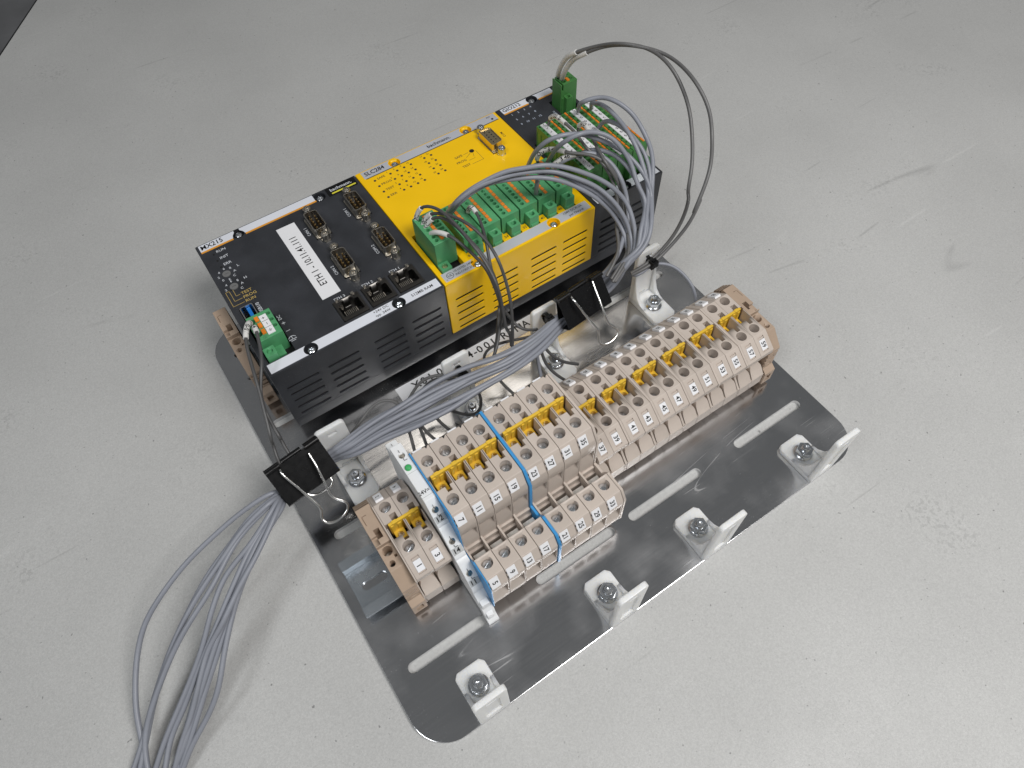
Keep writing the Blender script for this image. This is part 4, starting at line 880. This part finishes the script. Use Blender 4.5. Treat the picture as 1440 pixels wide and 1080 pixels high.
# ------------------------------------------------------------------ wires
WIRES = {
 'grey0': {"p": [[-139.7, -126.5, 1.0], [-136.2, -112.1, 4.0], [-133.1, -100.0, 8.0], [-127.3, -86.5, 12.0], [-120.8, -76.1, 16.0], [-112.0, -67.4, 21.0], [-100.5, -61.8, 26.0], [-83.1, -54.7, 30.0], [-65.3, -50.5, 33.0], [-46.4, -47.1, 35.0], [-28.6, -46.6, 36.0], [-25.9, -47.0, 34.0], [7.2, -41.2, 34.0], [15.0, -42.1, 37.0], [34.7, -39.6, 38.1], [54.9, -41.0, 39.3], [75.5, -40.4, 40.4], [96.3, -41.6, 41.6], [116.8, -46.6, 42.7], [138.1, -47.5, 43.9], [161.1, -43.7, 45.0], [180.6, -37.5, 45.0], [200.6, -34.8, 46.0], [210.6, -35.1, 57.0], [221.3, -26.8, 60.0], [228.7, -21.0, 66.0], [235.0, -9.7, 74.0], [233.9, -5.7, 82.0], [234.1, 3.2, 87.0], [229.2, 12.1, 92.0], [220.2, 16.6, 94.0], [215.9, 20.5, 91.0], [209.4, 23.3, 88.0], [209.7, 30.2, 78.0]], "r": 1.38},
 'grey1': {"p": [[-145.6, -122.6, 1.5], [-135.3, -112.9, 5.1], [-126.9, -104.5, 9.7], [-117.8, -96.5, 14.3], [-106.4, -86.7, 19.3], [-91.9, -77.3, 25.1], [-74.0, -66.2, 30.1], [-57.9, -59.6, 33.9], [-41.9, -52.7, 36.5], [-28.1, -50.8, 37.9], [-25.7, -48.0, 34.6], [7.3, -42.1, 34.6], [15.2, -43.9, 38.2], [34.6, -42.6, 40.7], [54.5, -42.7, 42.0], [74.9, -41.2, 43.1], [95.5, -43.5, 44.3], [116.0, -49.3, 45.3], [137.6, -49.7, 45.3], [161.2, -44.3, 44.7], [180.7, -38.4, 44.5], [200.3, -36.1, 46.2], [212.5, -42.2, 59.5], [223.8, -40.8, 64.0], [232.0, -33.0, 70.0], [246.2, -16.6, 77.0], [246.6, -12.4, 84.0], [249.0, -2.7, 91.0], [249.2, 6.6, 98.0], [250.5, 19.7, 101.0], [249.3, 33.0, 104.0], [250.7, 46.5, 98.0], [260.8, 59.7, 82.0]], "r": 1.38},
 'grey2': {"p": [[-139.1, -126.9, 1.2], [-135.4, -115.6, 5.2], [-128.0, -106.8, 10.3], [-120.2, -101.0, 15.3], [-107.1, -91.4, 21.4], [-95.2, -85.4, 27.5], [-74.9, -74.7, 32.0], [-53.0, -59.8, 35.1], [-28.2, -51.6, 36.6], [-25.6, -47.8, 32.4], [7.5, -41.8, 32.4], [15.7, -44.4, 36.5], [35.0, -42.8, 38.8], [54.8, -43.4, 40.2], [75.3, -44.5, 41.3], [95.9, -48.0, 42.5], [116.6, -51.7, 43.4], [138.3, -50.4, 43.5], [161.9, -44.6, 43.2], [181.3, -39.1, 42.9], [201.0, -36.9, 44.8], [213.5, -43.8, 59.0], [224.8, -43.0, 64.0], [233.0, -36.7, 70.0], [248.8, -17.1, 76.0], [253.7, -11.2, 82.0], [257.4, -3.3, 91.0], [256.8, 5.4, 100.0], [256.3, 16.7, 106.0], [250.0, 25.5, 112.0], [246.2, 36.2, 110.0], [238.2, 40.2, 108.0], [252.3, 62.8, 82.0]], "r": 1.38},
 'grey3': {"p": [[-136.7, -128.6, 1.6], [-127.0, -120.0, 5.9], [-114.7, -111.5, 11.1], [-102.2, -102.9, 16.4], [-90.9, -94.9, 22.6], [-80.1, -84.8, 28.8], [-66.8, -74.1, 33.6], [-47.4, -66.2, 36.8], [-27.8, -54.2, 38.6], [-25.4, -48.8, 33.0], [7.6, -42.7, 33.0], [15.9, -46.1, 37.8], [35.0, -46.2, 41.4], [54.7, -48.9, 42.9], [74.8, -51.0, 44.0], [95.1, -52.0, 45.2], [115.7, -53.6, 46.0], [137.8, -51.7, 45.0], [161.9, -45.3, 42.9], [181.4, -40.0, 42.4], [200.7, -38.2, 45.0], [213.4, -44.1, 58.0], [223.6, -42.7, 62.0], [229.5, -37.8, 68.0], [245.7, -21.0, 74.0], [246.6, -15.3, 81.0], [245.3, -4.7, 88.0], [239.8, 5.3, 95.0], [229.2, 13.2, 102.0], [220.9, 18.6, 106.0], [210.0, 20.2, 110.0], [201.3, 24.4, 108.0], [196.4, 30.7, 98.0], [198.8, 42.8, 78.0]], "r": 1.38},
 'grey4': {"p": [[-132.7, -131.3, 1.3], [-123.5, -119.4, 5.4], [-112.6, -112.8, 10.6], [-101.7, -104.6, 15.7], [-90.9, -97.9, 21.8], [-77.9, -89.3, 27.9], [-65.1, -79.9, 32.5], [-50.5, -68.9, 35.7], [-27.6, -54.6, 37.3], [-25.5, -48.1, 30.0], [7.7, -41.8, 30.0], [16.4, -46.1, 35.0], [35.8, -47.1, 37.6], [55.4, -50.0, 39.3], [75.5, -50.1, 40.4], [96.1, -50.0, 41.6], [117.0, -52.4, 42.2], [139.0, -51.6, 41.9], [162.8, -45.3, 41.0], [182.2, -40.6, 40.5], [201.7, -38.7, 43.0], [211.3, -44.0, 58.0], [221.1, -40.9, 62.0], [225.2, -36.2, 68.0], [241.0, -21.1, 74.0], [239.3, -13.1, 82.0], [241.3, -4.6, 90.0], [238.4, 0.8, 97.5], [233.8, 7.0, 105.0], [226.3, 13.3, 108.5], [213.8, 14.3, 112.0], [206.4, 19.9, 105.0], [210.4, 38.1, 78.0]], "r": 1.38},
 'grey5': {"p": [[-128.8, -133.9, 1.8], [-120.6, -125.7, 6.1], [-110.8, -118.6, 11.4], [-102.0, -110.6, 16.7], [-89.0, -97.9, 23.0], [-77.4, -93.2, 29.3], [-63.0, -83.5, 34.1], [-47.3, -73.6, 37.4], [-27.1, -56.7, 39.2], [-25.3, -48.9, 30.1], [7.8, -42.5, 30.1], [16.6, -47.5, 35.7], [35.8, -49.1, 39.3], [55.1, -50.7, 41.1], [75.2, -51.1, 42.2], [95.6, -53.2, 43.4], [116.4, -56.2, 43.9], [138.7, -53.9, 42.7], [162.9, -45.9, 40.6], [182.3, -41.4, 39.9], [201.6, -39.9, 42.9], [209.3, -41.2, 55.5], [219.5, -35.2, 58.0], [224.1, -28.1, 62.0], [224.8, -22.8, 66.0], [222.1, -18.4, 73.0], [217.4, -12.9, 80.0], [212.5, -7.1, 86.0], [205.2, -2.8, 92.0], [200.0, 4.0, 95.0], [193.0, 10.0, 98.0], [185.7, 11.5, 100.0], [184.7, 13.1, 92.0], [188.2, 19.2, 78.0]], "r": 1.38},
 'grey6': {"p": [[-126.9, -135.1, 1.1], [-118.5, -128.4, 5.1], [-108.4, -120.0, 10.1], [-96.6, -109.4, 15.2], [-84.9, -100.2, 21.2], [-72.5, -89.6, 27.2], [-56.7, -76.9, 31.8], [-42.4, -67.0, 34.8], [-27.0, -56.0, 36.3], [-25.1, -49.8, 29.8], [8.0, -43.2, 29.8], [17.0, -49.3, 36.2], [35.8, -51.6, 41.0], [55.0, -54.6, 42.9], [74.8, -57.7, 44.0], [95.0, -59.7, 45.2], [115.8, -60.1, 45.6], [138.5, -55.6, 43.4], [163.3, -46.6, 39.7], [182.6, -42.5, 38.8], [201.6, -41.4, 42.6], [209.7, -44.6, 57.0], [219.1, -40.2, 60.0], [225.1, -32.8, 64.0], [225.8, -30.1, 68.0], [227.5, -23.7, 74.0], [226.5, -18.4, 80.0], [222.2, -13.4, 87.0], [215.0, -7.6, 94.0], [207.4, -2.9, 99.0], [199.4, 0.9, 104.0], [192.0, 5.0, 107.0], [183.5, 7.4, 110.0], [176.0, 11.2, 109.0], [166.5, 16.6, 108.0], [154.1, 21.8, 103.0], [144.9, 25.4, 98.0], [139.0, 31.3, 88.0], [135.6, 36.5, 78.0]], "r": 1.38},
 'grey7': {"p": [[-125.9, -135.8, 1.6], [-116.2, -128.6, 5.8], [-103.2, -122.2, 11.0], [-93.8, -116.1, 16.2], [-82.3, -102.3, 22.4], [-67.8, -86.7, 28.6], [-54.2, -75.8, 33.3], [-39.8, -66.0, 36.5], [-26.6, -58.4, 38.2], [-25.1, -49.3, 27.4], [8.1, -42.6, 27.4], [17.4, -49.4, 34.0], [36.5, -52.7, 38.2], [55.7, -57.5, 40.2], [75.4, -60.4, 41.3], [95.7, -59.8, 42.5], [116.8, -58.8, 42.7], [139.5, -55.1, 41.0], [163.9, -46.7, 38.1], [183.2, -43.0, 37.2], [202.4, -41.9, 41.0], [209.2, -44.1, 55.5], [218.3, -38.8, 58.0], [223.5, -30.8, 62.0], [224.6, -26.8, 66.0], [222.7, -21.2, 74.0], [218.8, -16.5, 82.0], [214.0, -9.5, 88.5], [206.4, -4.7, 95.0], [199.1, 0.1, 99.0], [191.9, 4.7, 103.0], [183.0, 9.6, 104.5], [175.9, 11.1, 106.0], [168.3, 16.1, 104.5], [155.3, 20.1, 103.0], [146.5, 24.4, 98.5], [138.1, 25.8, 94.0], [136.5, 36.7, 78.0]], "r": 1.38},
 'grey8': {"p": [[-127.6, -134.7, 1.2], [-117.5, -122.0, 5.3], [-108.6, -114.0, 10.4], [-99.3, -106.2, 15.5], [-87.7, -96.8, 21.6], [-75.7, -89.1, 27.7], [-59.4, -80.3, 32.3], [-44.1, -67.9, 35.4], [-27.0, -56.8, 37.0], [-25.0, -50.1, 27.4], [8.3, -43.3, 27.4], [17.7, -51.0, 34.6], [36.5, -55.3, 39.8], [55.5, -59.5, 42.0], [75.0, -61.1, 43.1], [95.2, -60.6, 44.3], [116.2, -61.0, 44.4], [139.2, -57.2, 41.7], [164.2, -47.4, 37.5], [183.5, -43.9, 36.4], [202.3, -43.2, 40.8], [208.0, -44.5, 54.0], [216.3, -38.1, 56.0], [220.9, -29.5, 60.0], [222.1, -22.6, 64.0], [219.4, -16.3, 72.0], [214.1, -10.5, 80.0], [206.4, -5.3, 88.0], [199.4, 0.1, 93.0], [191.5, 4.0, 98.0], [184.2, 8.5, 100.0], [176.1, 11.5, 102.0], [170.0, 15.5, 101.0], [160.4, 21.4, 100.0], [150.5, 25.7, 96.0], [140.6, 26.6, 92.0], [137.4, 35.2, 78.0]], "r": 1.38},
 'grey9': {"p": [[-142.7, -124.5, 1.7], [-132.5, -112.0, 6.0], [-123.7, -102.4, 11.3], [-112.9, -92.6, 16.5], [-100.6, -83.6, 22.8], [-84.0, -74.1, 29.1], [-66.4, -65.9, 33.8], [-47.2, -56.7, 37.1], [-27.9, -52.2, 38.9], [-25.4, -49.1, 32.6], [7.6, -42.9, 32.6], [16.1, -46.9, 37.7], [35.1, -47.6, 41.8], [54.6, -48.6, 43.3], [74.7, -49.2, 44.5], [95.0, -52.1, 45.6], [115.6, -55.7, 46.3], [137.8, -53.4, 45.0], [162.2, -45.6, 42.4], [181.6, -40.5, 41.7], [200.8, -39.0, 44.6], [214.2, -43.2, 58.0], [226.2, -41.7, 62.0], [233.0, -36.7, 70.0], [248.0, -16.5, 76.0], [251.4, -11.2, 82.0], [254.4, -2.2, 88.0], [253.3, 6.2, 94.0], [252.6, 16.7, 96.0], [249.8, 23.1, 98.0], [250.8, 34.1, 92.0], [254.2, 43.0, 80.0]], "r": 1.38},
 'grey10': {"p": [[-129.5, -133.4, 1.4], [-120.1, -127.4, 5.6], [-108.5, -117.1, 10.7], [-99.8, -110.4, 15.9], [-87.7, -100.1, 22.0], [-75.3, -91.1, 28.1], [-61.6, -80.7, 32.8], [-47.2, -69.2, 35.9], [-27.1, -56.2, 37.6], [-25.2, -49.1, 27.7], [8.1, -42.4, 27.7], [17.2, -48.8, 34.0], [36.3, -50.9, 37.8], [55.6, -54.8, 39.7], [75.5, -58.3, 40.9], [95.8, -59.5, 42.0], [116.9, -58.9, 42.3], [139.5, -54.7, 40.9], [163.8, -46.5, 38.5], [183.1, -42.6, 37.7], [202.3, -41.4, 41.2], [213.4, -44.1, 58.0], [223.6, -42.7, 62.0], [229.5, -37.8, 68.0], [242.7, -15.3, 74.0], [241.9, -10.1, 81.0], [239.6, -2.3, 88.0], [237.2, 7.7, 91.0], [230.3, 13.7, 94.0], [226.2, 20.9, 90.0], [227.7, 28.7, 79.0]], "r": 1.38},
 'p1a': {"p": [[115.9, 39.8, 80.0], [117.6, 38.7, 86.5], [120.7, 35.6, 93.0], [125.4, 28.4, 94.0], [127.2, 13.1, 95.0], [129.0, -0.9, 91.5], [130.6, -13.1, 88.0], [131.4, -22.4, 77.0], [129.8, -29.0, 66.0], [128.1, -31.6, 50.0], [128.2, -29.5, 45.3], [118.9, -39.8, 40.7], [113.6, -42.5, 36.0]], "r": 0.95, "sl": [0, 0.09]},
 'p1b': {"p": [[117.8, 34.3, 80.0], [120.3, 34.1, 86.0], [125.0, 26.4, 92.0], [129.6, 17.3, 94.0], [132.9, 4.7, 96.0], [136.1, -5.1, 92.0], [135.9, -18.3, 88.0], [135.5, -26.3, 78.0], [133.4, -34.5, 66.0], [129.9, -40.5, 52.0], [129.3, -41.2, 45.0], [127.2, -43.4, 38.0]], "r": 0.95, "sl": [0, 0.1]},
 'p1c': {"p": [[117.7, 25.5, 80.0], [118.4, 21.3, 86.0], [121.9, 15.0, 87.0], [124.5, 6.5, 88.0], [128.0, -1.0, 83.0], [131.1, -12.8, 78.0], [132.1, -20.3, 66.0], [132.3, -27.5, 52.0], [135.6, -26.2, 47.0], [136.1, -33.4, 42.0], [141.2, -39.3, 39.0], [147.8, -39.8, 36.0]], "r": 0.95, "sl": [0.0, 0.19]},
 'p1d': {"p": [[117.7, 31.2, 80.0], [120.4, 30.6, 85.5], [124.8, 24.6, 91.0], [128.1, 13.6, 91.5], [128.2, -3.9, 92.0], [130.1, -15.3, 85.0], [129.2, -27.6, 78.0], [129.2, -32.0, 62.0], [127.4, -38.0, 48.0], [131.2, -35.7, 42.0], [128.1, -40.9, 36.0]], "r": 0.95, "sl": [0, 0.08]},
 'p3a': {"p": [[146.5, 30.3, 78.0], [146.7, 26.6, 86.0], [147.2, 20.5, 84.0], [145.2, 13.1, 82.0], [141.4, 2.2, 80.0], [138.5, -4.1, 75.0], [136.5, -9.5, 70.0], [134.5, -18.0, 62.0], [132.4, -24.6, 52.0], [135.8, -17.2, 46.7], [125.3, -30.9, 41.3], [116.9, -40.0, 36.0]], "r": 0.95, "sl": [0.0, 0.13]},
 'mxa': {"p": [[5.6, 31.5, 72.0], [6.2, 30.0, 78.0], [3.3, 26.2, 79.0], [-1.3, 15.2, 80.0], [-3.2, 8.9, 77.0], [-5.7, -2.4, 74.0], [-7.8, -10.3, 70.0], [-10.7, -19.8, 66.0], [-12.8, -27.3, 62.0], [-15.6, -34.4, 58.0], [-14.8, -29.1, 53.3], [-17.5, -38.5, 48.7], [-17.6, -42.2, 44.0]], "r": 0.95, "sl": [0.02, 0.22]},
 'mxb': {"p": [[5.9, 27.3, 72.0], [6.4, 26.4, 77.0], [6.9, 23.1, 77.5], [5.6, 17.8, 78.0], [3.8, 10.4, 76.0], [0.0, 1.7, 74.0], [-4.8, -4.4, 70.0], [-9.5, -14.1, 66.0], [-10.5, -23.0, 61.0], [-10.6, -34.5, 56.0], [-10.6, -23.5, 52.0], [-11.2, -34.0, 48.0], [-10.9, -40.3, 44.0]], "r": 0.95, "sl": [0.02, 0.12]},
 'topa': {"p": [[262.4, 99.7, 82.0], [258.8, 93.3, 92.0], [258.6, 88.0, 102.0], [258.1, 78.2, 112.0], [266.6, 64.0, 121.0], [270.2, 45.9, 130.0], [278.7, 33.4, 130.0], [278.2, 13.8, 130.0], [279.5, 3.4, 122.5], [276.3, -9.3, 115.0], [271.2, -20.4, 105.0], [263.5, -31.5, 95.0], [256.6, -38.4, 85.0], [261.8, -36.3, 75.0], [258.4, -38.1, 62.5], [250.7, -39.1, 50.0], [241.6, -38.8, 42.0], [232.0, -39.4, 39.0], [221.8, -37.6, 36.0]], "r": 1.1, "sl": [0, 0.16]},
 'topb': {"p": [[262.7, 95.4, 82.0], [259.9, 89.2, 92.0], [261.0, 84.0, 102.0], [260.6, 73.7, 112.0], [267.4, 61.7, 121.0], [273.0, 41.7, 130.0], [283.0, 23.7, 130.0], [280.2, -5.0, 130.0], [280.0, -20.4, 120.0], [277.2, -29.0, 110.0], [266.4, -42.2, 101.0], [257.3, -48.3, 92.0], [250.1, -51.5, 82.0], [270.1, -38.4, 72.0], [262.5, -41.0, 60.0], [253.6, -40.4, 48.0], [241.0, -41.1, 41.0], [230.3, -41.4, 38.5], [221.3, -39.1, 36.0]], "r": 1.1, "sl": [0, 0.15]},
 'gioa': {"p": [[228.5, 62.7, 82.0], [226.5, 59.2, 90.0], [228.3, 56.5, 93.0], [226.5, 45.4, 96.0], [226.6, 32.0, 96.0], [223.3, 17.7, 96.0], [228.2, 12.1, 90.0], [230.4, 2.9, 84.0], [230.9, -4.1, 76.0], [230.9, -7.7, 68.0], [220.2, -20.8, 62.0], [213.7, -32.2, 59.0], [204.6, -38.5, 56.0], [197.4, -41.6, 53.0]], "r": 1.0, "sl": [0.05, 0.2]},
 'giob': {"p": [[239.0, 45.0, 82.0], [236.8, 42.7, 90.0], [237.9, 40.0, 93.0], [234.0, 28.5, 96.0], [229.6, 14.6, 95.0], [226.4, 2.2, 94.0], [231.0, -2.8, 84.0], [234.5, -6.7, 72.0], [223.7, -26.4, 62.0], [218.8, -35.9, 59.0], [208.2, -41.0, 56.0], [198.1, -45.0, 53.0]], "r": 1.0, "sl": [0.05, 0.2]},
 'gioc': {"p": [[204.9, 41.2, 78.0], [201.3, 37.7, 86.0], [203.5, 36.6, 90.0], [208.5, 30.6, 94.0], [213.1, 20.3, 95.0], [221.3, 11.9, 96.0], [227.9, 4.0, 92.0], [234.2, -0.6, 82.0], [237.7, -4.5, 70.0], [227.5, -26.0, 62.0], [221.4, -37.7, 59.0], [211.1, -43.1, 56.0], [198.5, -48.0, 53.0]], "r": 1.0, "sl": [0.03, 0.22]},
 'giod': {"p": [[209.8, 32.0, 78.0], [206.8, 26.3, 86.0], [211.4, 24.4, 90.0], [216.6, 18.3, 94.0], [225.1, 13.2, 93.0], [227.7, 0.6, 92.0], [233.9, -2.9, 80.0], [236.5, -6.4, 68.0], [221.4, -30.7, 62.0], [216.5, -38.7, 59.0], [206.0, -43.8, 56.0], [197.4, -47.3, 53.0]], "r": 1.0, "sl": [0.02, 0.2]},
 'loopd': {"p": [[112.5, -33.7, 22.0], [113.6, -30.7, 26.0], [118.2, -30.2, 30.0], [124.8, -32.6, 32.0], [133.3, -37.2, 34.0], [143.5, -42.6, 36.0], [151.9, -43.8, 38.0]], "r": 0.9},
 'loope': {"p": [[62.2, -30.2, 24.0], [70.9, -28.1, 30.0], [77.8, -30.2, 34.0], [85.6, -35.7, 36.0], [92.6, -41.9, 36.0], [97.2, -46.3, 34.0]], "r": 0.95},
 'loope2': {"p": [[68.3, -30.3, 22.0], [77.4, -29.3, 28.0], [83.8, -34.2, 32.0], [89.2, -39.8, 33.0], [94.9, -44.2, 30.0]], "r": 0.95},
 'strayf': {"p": [[19.7, -33.2, 24.0], [29.5, -30.9, 28.0], [40.9, -27.4, 32.0], [49.3, -28.7, 34.0], [54.0, -34.4, 34.0], [54.6, -40.5, 32.0]], "r": 0.9},
 'da': {"p": [[50.7, -52.0, 34.0], [49.4, -57.0, 28.0], [47.0, -63.8, 22.0]], "r": 0.95},
 'db': {"p": [[56.3, -54.7, 34.0], [56.0, -58.0, 28.0], [55.3, -62.3, 20.0]], "r": 0.95},
 'dc': {"p": [[57.4, -55.5, 34.0], [58.6, -59.8, 28.0], [62.2, -64.6, 22.0]], "r": 0.95},
 'dd': {"p": [[66.7, -54.5, 34.0], [68.1, -57.7, 28.0], [72.2, -61.6, 20.0]], "r": 0.95},
 'de': {"p": [[96.0, -53.3, 34.0], [96.6, -55.7, 26.0], [93.6, -58.4, 18.0], [88.7, -54.8, 12.0], [81.8, -43.2, 8.0]], "r": 0.95},
 'df': {"p": [[109.9, -53.8, 34.0], [111.8, -57.2, 28.0], [116.0, -62.2, 20.0]], "r": 0.95},
 'dg': {"p": [[135.5, -56.5, 40.0], [135.4, -59.1, 30.0], [134.1, -64.2, 22.0]], "r": 1.1},
 'dh': {"p": [[139.1, -56.2, 40.0], [139.0, -60.5, 32.0], [141.7, -66.5, 26.0], [147.4, -73.4, 20.0]], "r": 0.95},
 'di': {"p": [[142.2, -54.3, 40.0], [144.5, -59.1, 34.0], [149.7, -63.4, 28.0], [159.0, -67.1, 22.0]], "r": 0.95},
 'rloop': {"p": [[236.7, -39.5, 36.0], [240.8, -41.4, 36.0], [245.9, -44.2, 35.0], [250.8, -50.0, 32.0], [253.2, -58.0, 28.0], [253.3, -65.2, 24.0], [252.8, -69.2, 18.0], [251.4, -70.7, 12.0]], "r": 1.1},
 'rloop2': {"p": [[236.2, -40.1, 36.0], [228.1, -40.9, 35.0], [223.5, -40.3, 34.0], [221.9, -37.3, 34.0], [224.8, -36.7, 35.0], [231.9, -38.0, 36.0]], "r": 1.1},
}

WL = {
 'grey0': ('grey wire through both binder clips, outermost loop leaving at the lower left', 'wire'), 
 'p1a': ('dark wire from the rear of the tall green plug, in a printed white sleeve', 'wire'), 'p1b': ('dark wire hanging furthest right from the tall green plug', 'wire'),
 'p1c': ('dark wire in a plain long white sleeve lying over the tall green plug', 'wire'), 'p1d': ('dark wire from the middle of the tall green plug, hanging between its neighbours', 'wire'),
 'p3a': ('thin dark wire with a printed white sleeve from the third green plug', 'wire'),
 'mxa': ('left of two dark wires from the left power plug, with long white sleeve', 'wire'), 'mxb': ('right of two dark wires from the left power plug, with short white sleeve', 'wire'),
 'topa': ('dark wire in a white sleeve from the tall supply plug, inner of two big loops', 'wire'), 'topb': ('dark wire in a white sleeve from the tall supply plug, outer of two big loops', 'wire'),
 'gioa': ('grey wire with a printed white sleeve bent over the first dark green plug', 'wire'), 'giob': ('grey wire with a short white sleeve at the middle of the dark green plugs', 'wire'),
 'gioc': ('dark grey wire with printed sleeve at the yellow module corner, upper one', 'wire'), 'giod': ('dark grey wire with printed sleeve at the yellow module corner, lower one', 'wire'),
 'loopd': ('dark wire making a small loop above the white name strip', 'wire'), 'loope': ('dark wire bent round under the bundle by the second bracket, outer', 'wire'), 'loope2': ('dark wire bent round under the bundle by the second bracket, inner', 'wire'),
 'strayf': ('grey wire arching from the left bracket under the bundle beside the name strip', 'wire'),
 'da': ('dark wire dropping from the bundle behind the grey relay', 'wire'), 'db': ('dark wire dropping from the bundle, second right of the grey relay', 'wire'), 'dc': ('dark wire slanting right from the bundle to the rear of block 7', 'wire'),
 'dd': ('dark wire slanting from the bundle to the rear of block 15', 'wire'), 'de': ('dark wire curling down from the bundle near the second bracket nut', 'wire'), 'df': ('dark wire slanting to the rear of block 27', 'wire'),
 'dg': ('light grey wire dropping beside the third bracket', 'wire'), 'dh': ('dark wire running down past the third bracket nut to the terminals', 'wire'), 'di': ('dark wire running over the third bracket nut', 'wire'),
 'rloop': ('light grey wire arching from the right bracket over the bare plate', 'wire'), 'rloop2': ('light grey wire looping left under the right bracket tie', 'wire'),
}
TAILS = ('outermost on the left where they leave the plate', 'second from the left where they leave the plate', 'third from the left where they leave the plate', 'fourth from the left where they leave the plate', 'in the middle where they leave the plate', 'fifth from the right where they leave the plate',
         'third from the right where they leave the plate', 'rightmost where they leave the plate', 'second from the right where they leave the plate', 'crossing behind its neighbours near the photo bottom', 'fourth from the right where they leave the plate')
PRINT = {'p1a': 'DC.11', 'p1b': '0C.1', 'p1d': 'S.C.1', 'p3a': 'SR42', 'gioa': 'GIO212-1', 'gioc': 'OUTB 44', 'giod': 'OUTB 46', 'mxb': '24', 'mxa': 'X10-0V', 'giob': 'GIO'}
camv = Vector((4.9, -245, 374))
for k, d in WIRES.items():
    pts = d['p']
    path = smooth_path(catmull(pts, 2.5), 4)
    if k.startswith('grey'):
        i = int(k[4:]); lab = f'grey wire gathered through both binder clips, {TAILS[i]}'; m = 'wire'
    else:
        lab = WL[k][0]; m = 'wire' if k in ('dg', 'rloop', 'rloop2') else 'wire3' if k in ('topa', 'topb', 'gioa', 'giob', 'strayf', 'da', 'db', 'dc', 'dd', 'df', 'loope') else 'wire2'
        if k in ('gioc', 'giod'): m = 'wire3'
    wr = thing('wire', lab, 'wire', tuple(path[0]), 'grey wires through the binder clips' if k.startswith('grey') else 'dark and grey hook up wires')
    part('sheath', MB().tube(path, d['r'], 10), m, wr, smooth=60)
    if 'sl' in d:
        a, b = d['sl']; L_ = [0]
        for i in range(1, len(path)): L_.append(L_[-1] + (path[i] - path[i - 1]).length)
        i0 = max(0, min(i for i in range(len(path)) if L_[i] >= a * L_[-1])); i1 = max(i0 + 2, max(i for i in range(len(path)) if L_[i] <= b * L_[-1])); seg = path[i0:i1 + 1]; r = d['r'] + .55
        sv = part('printed_sleeve', MB().tube(seg, r, 12), 'sleeve', wr, smooth=60)
        if k in PRINT:
            sl = [0]
            for i in range(1, len(seg)): sl.append(sl[-1] + (seg[i] - seg[i - 1]).length)
            flip = pj_x = (seg[-1] - seg[0]).dot(Vector((.83, -.49, .27))) < 0
            def bend(u, h, seg=seg, sl=sl, r=r, flip=flip):
                s = sl[-1] / 2 + (-u if flip else u); s = min(max(s, 0), sl[-1] - 1e-4); i = max(j for j in range(len(sl) - 1) if sl[j] <= s); f = (s - sl[i]) / (sl[i + 1] - sl[i])
                q = seg[i].lerp(seg[i + 1], f); T = (seg[i + 1] - seg[i]).normalized(); n = camv - q; n = (n - T * n.dot(T)).normalized(); bq = n.cross(T) * (1 if not flip else -1)
                a_ = h / r; return q + (n * math.cos(a_) + bq * math.sin(a_)) * (r + .06)
            hgt = 2.5; ln_ = len(PRINT[k]) * hgt * .8; sx = min(1.0, sl[-1] * .9 / ln_)
            text(PRINT[k], (0, 0, 0), hgt, sv, 'ink', sx=sx, bend=bend, bold=.015)
for o in list(bpy.data.objects):
    if 'o' in o: del o['o']
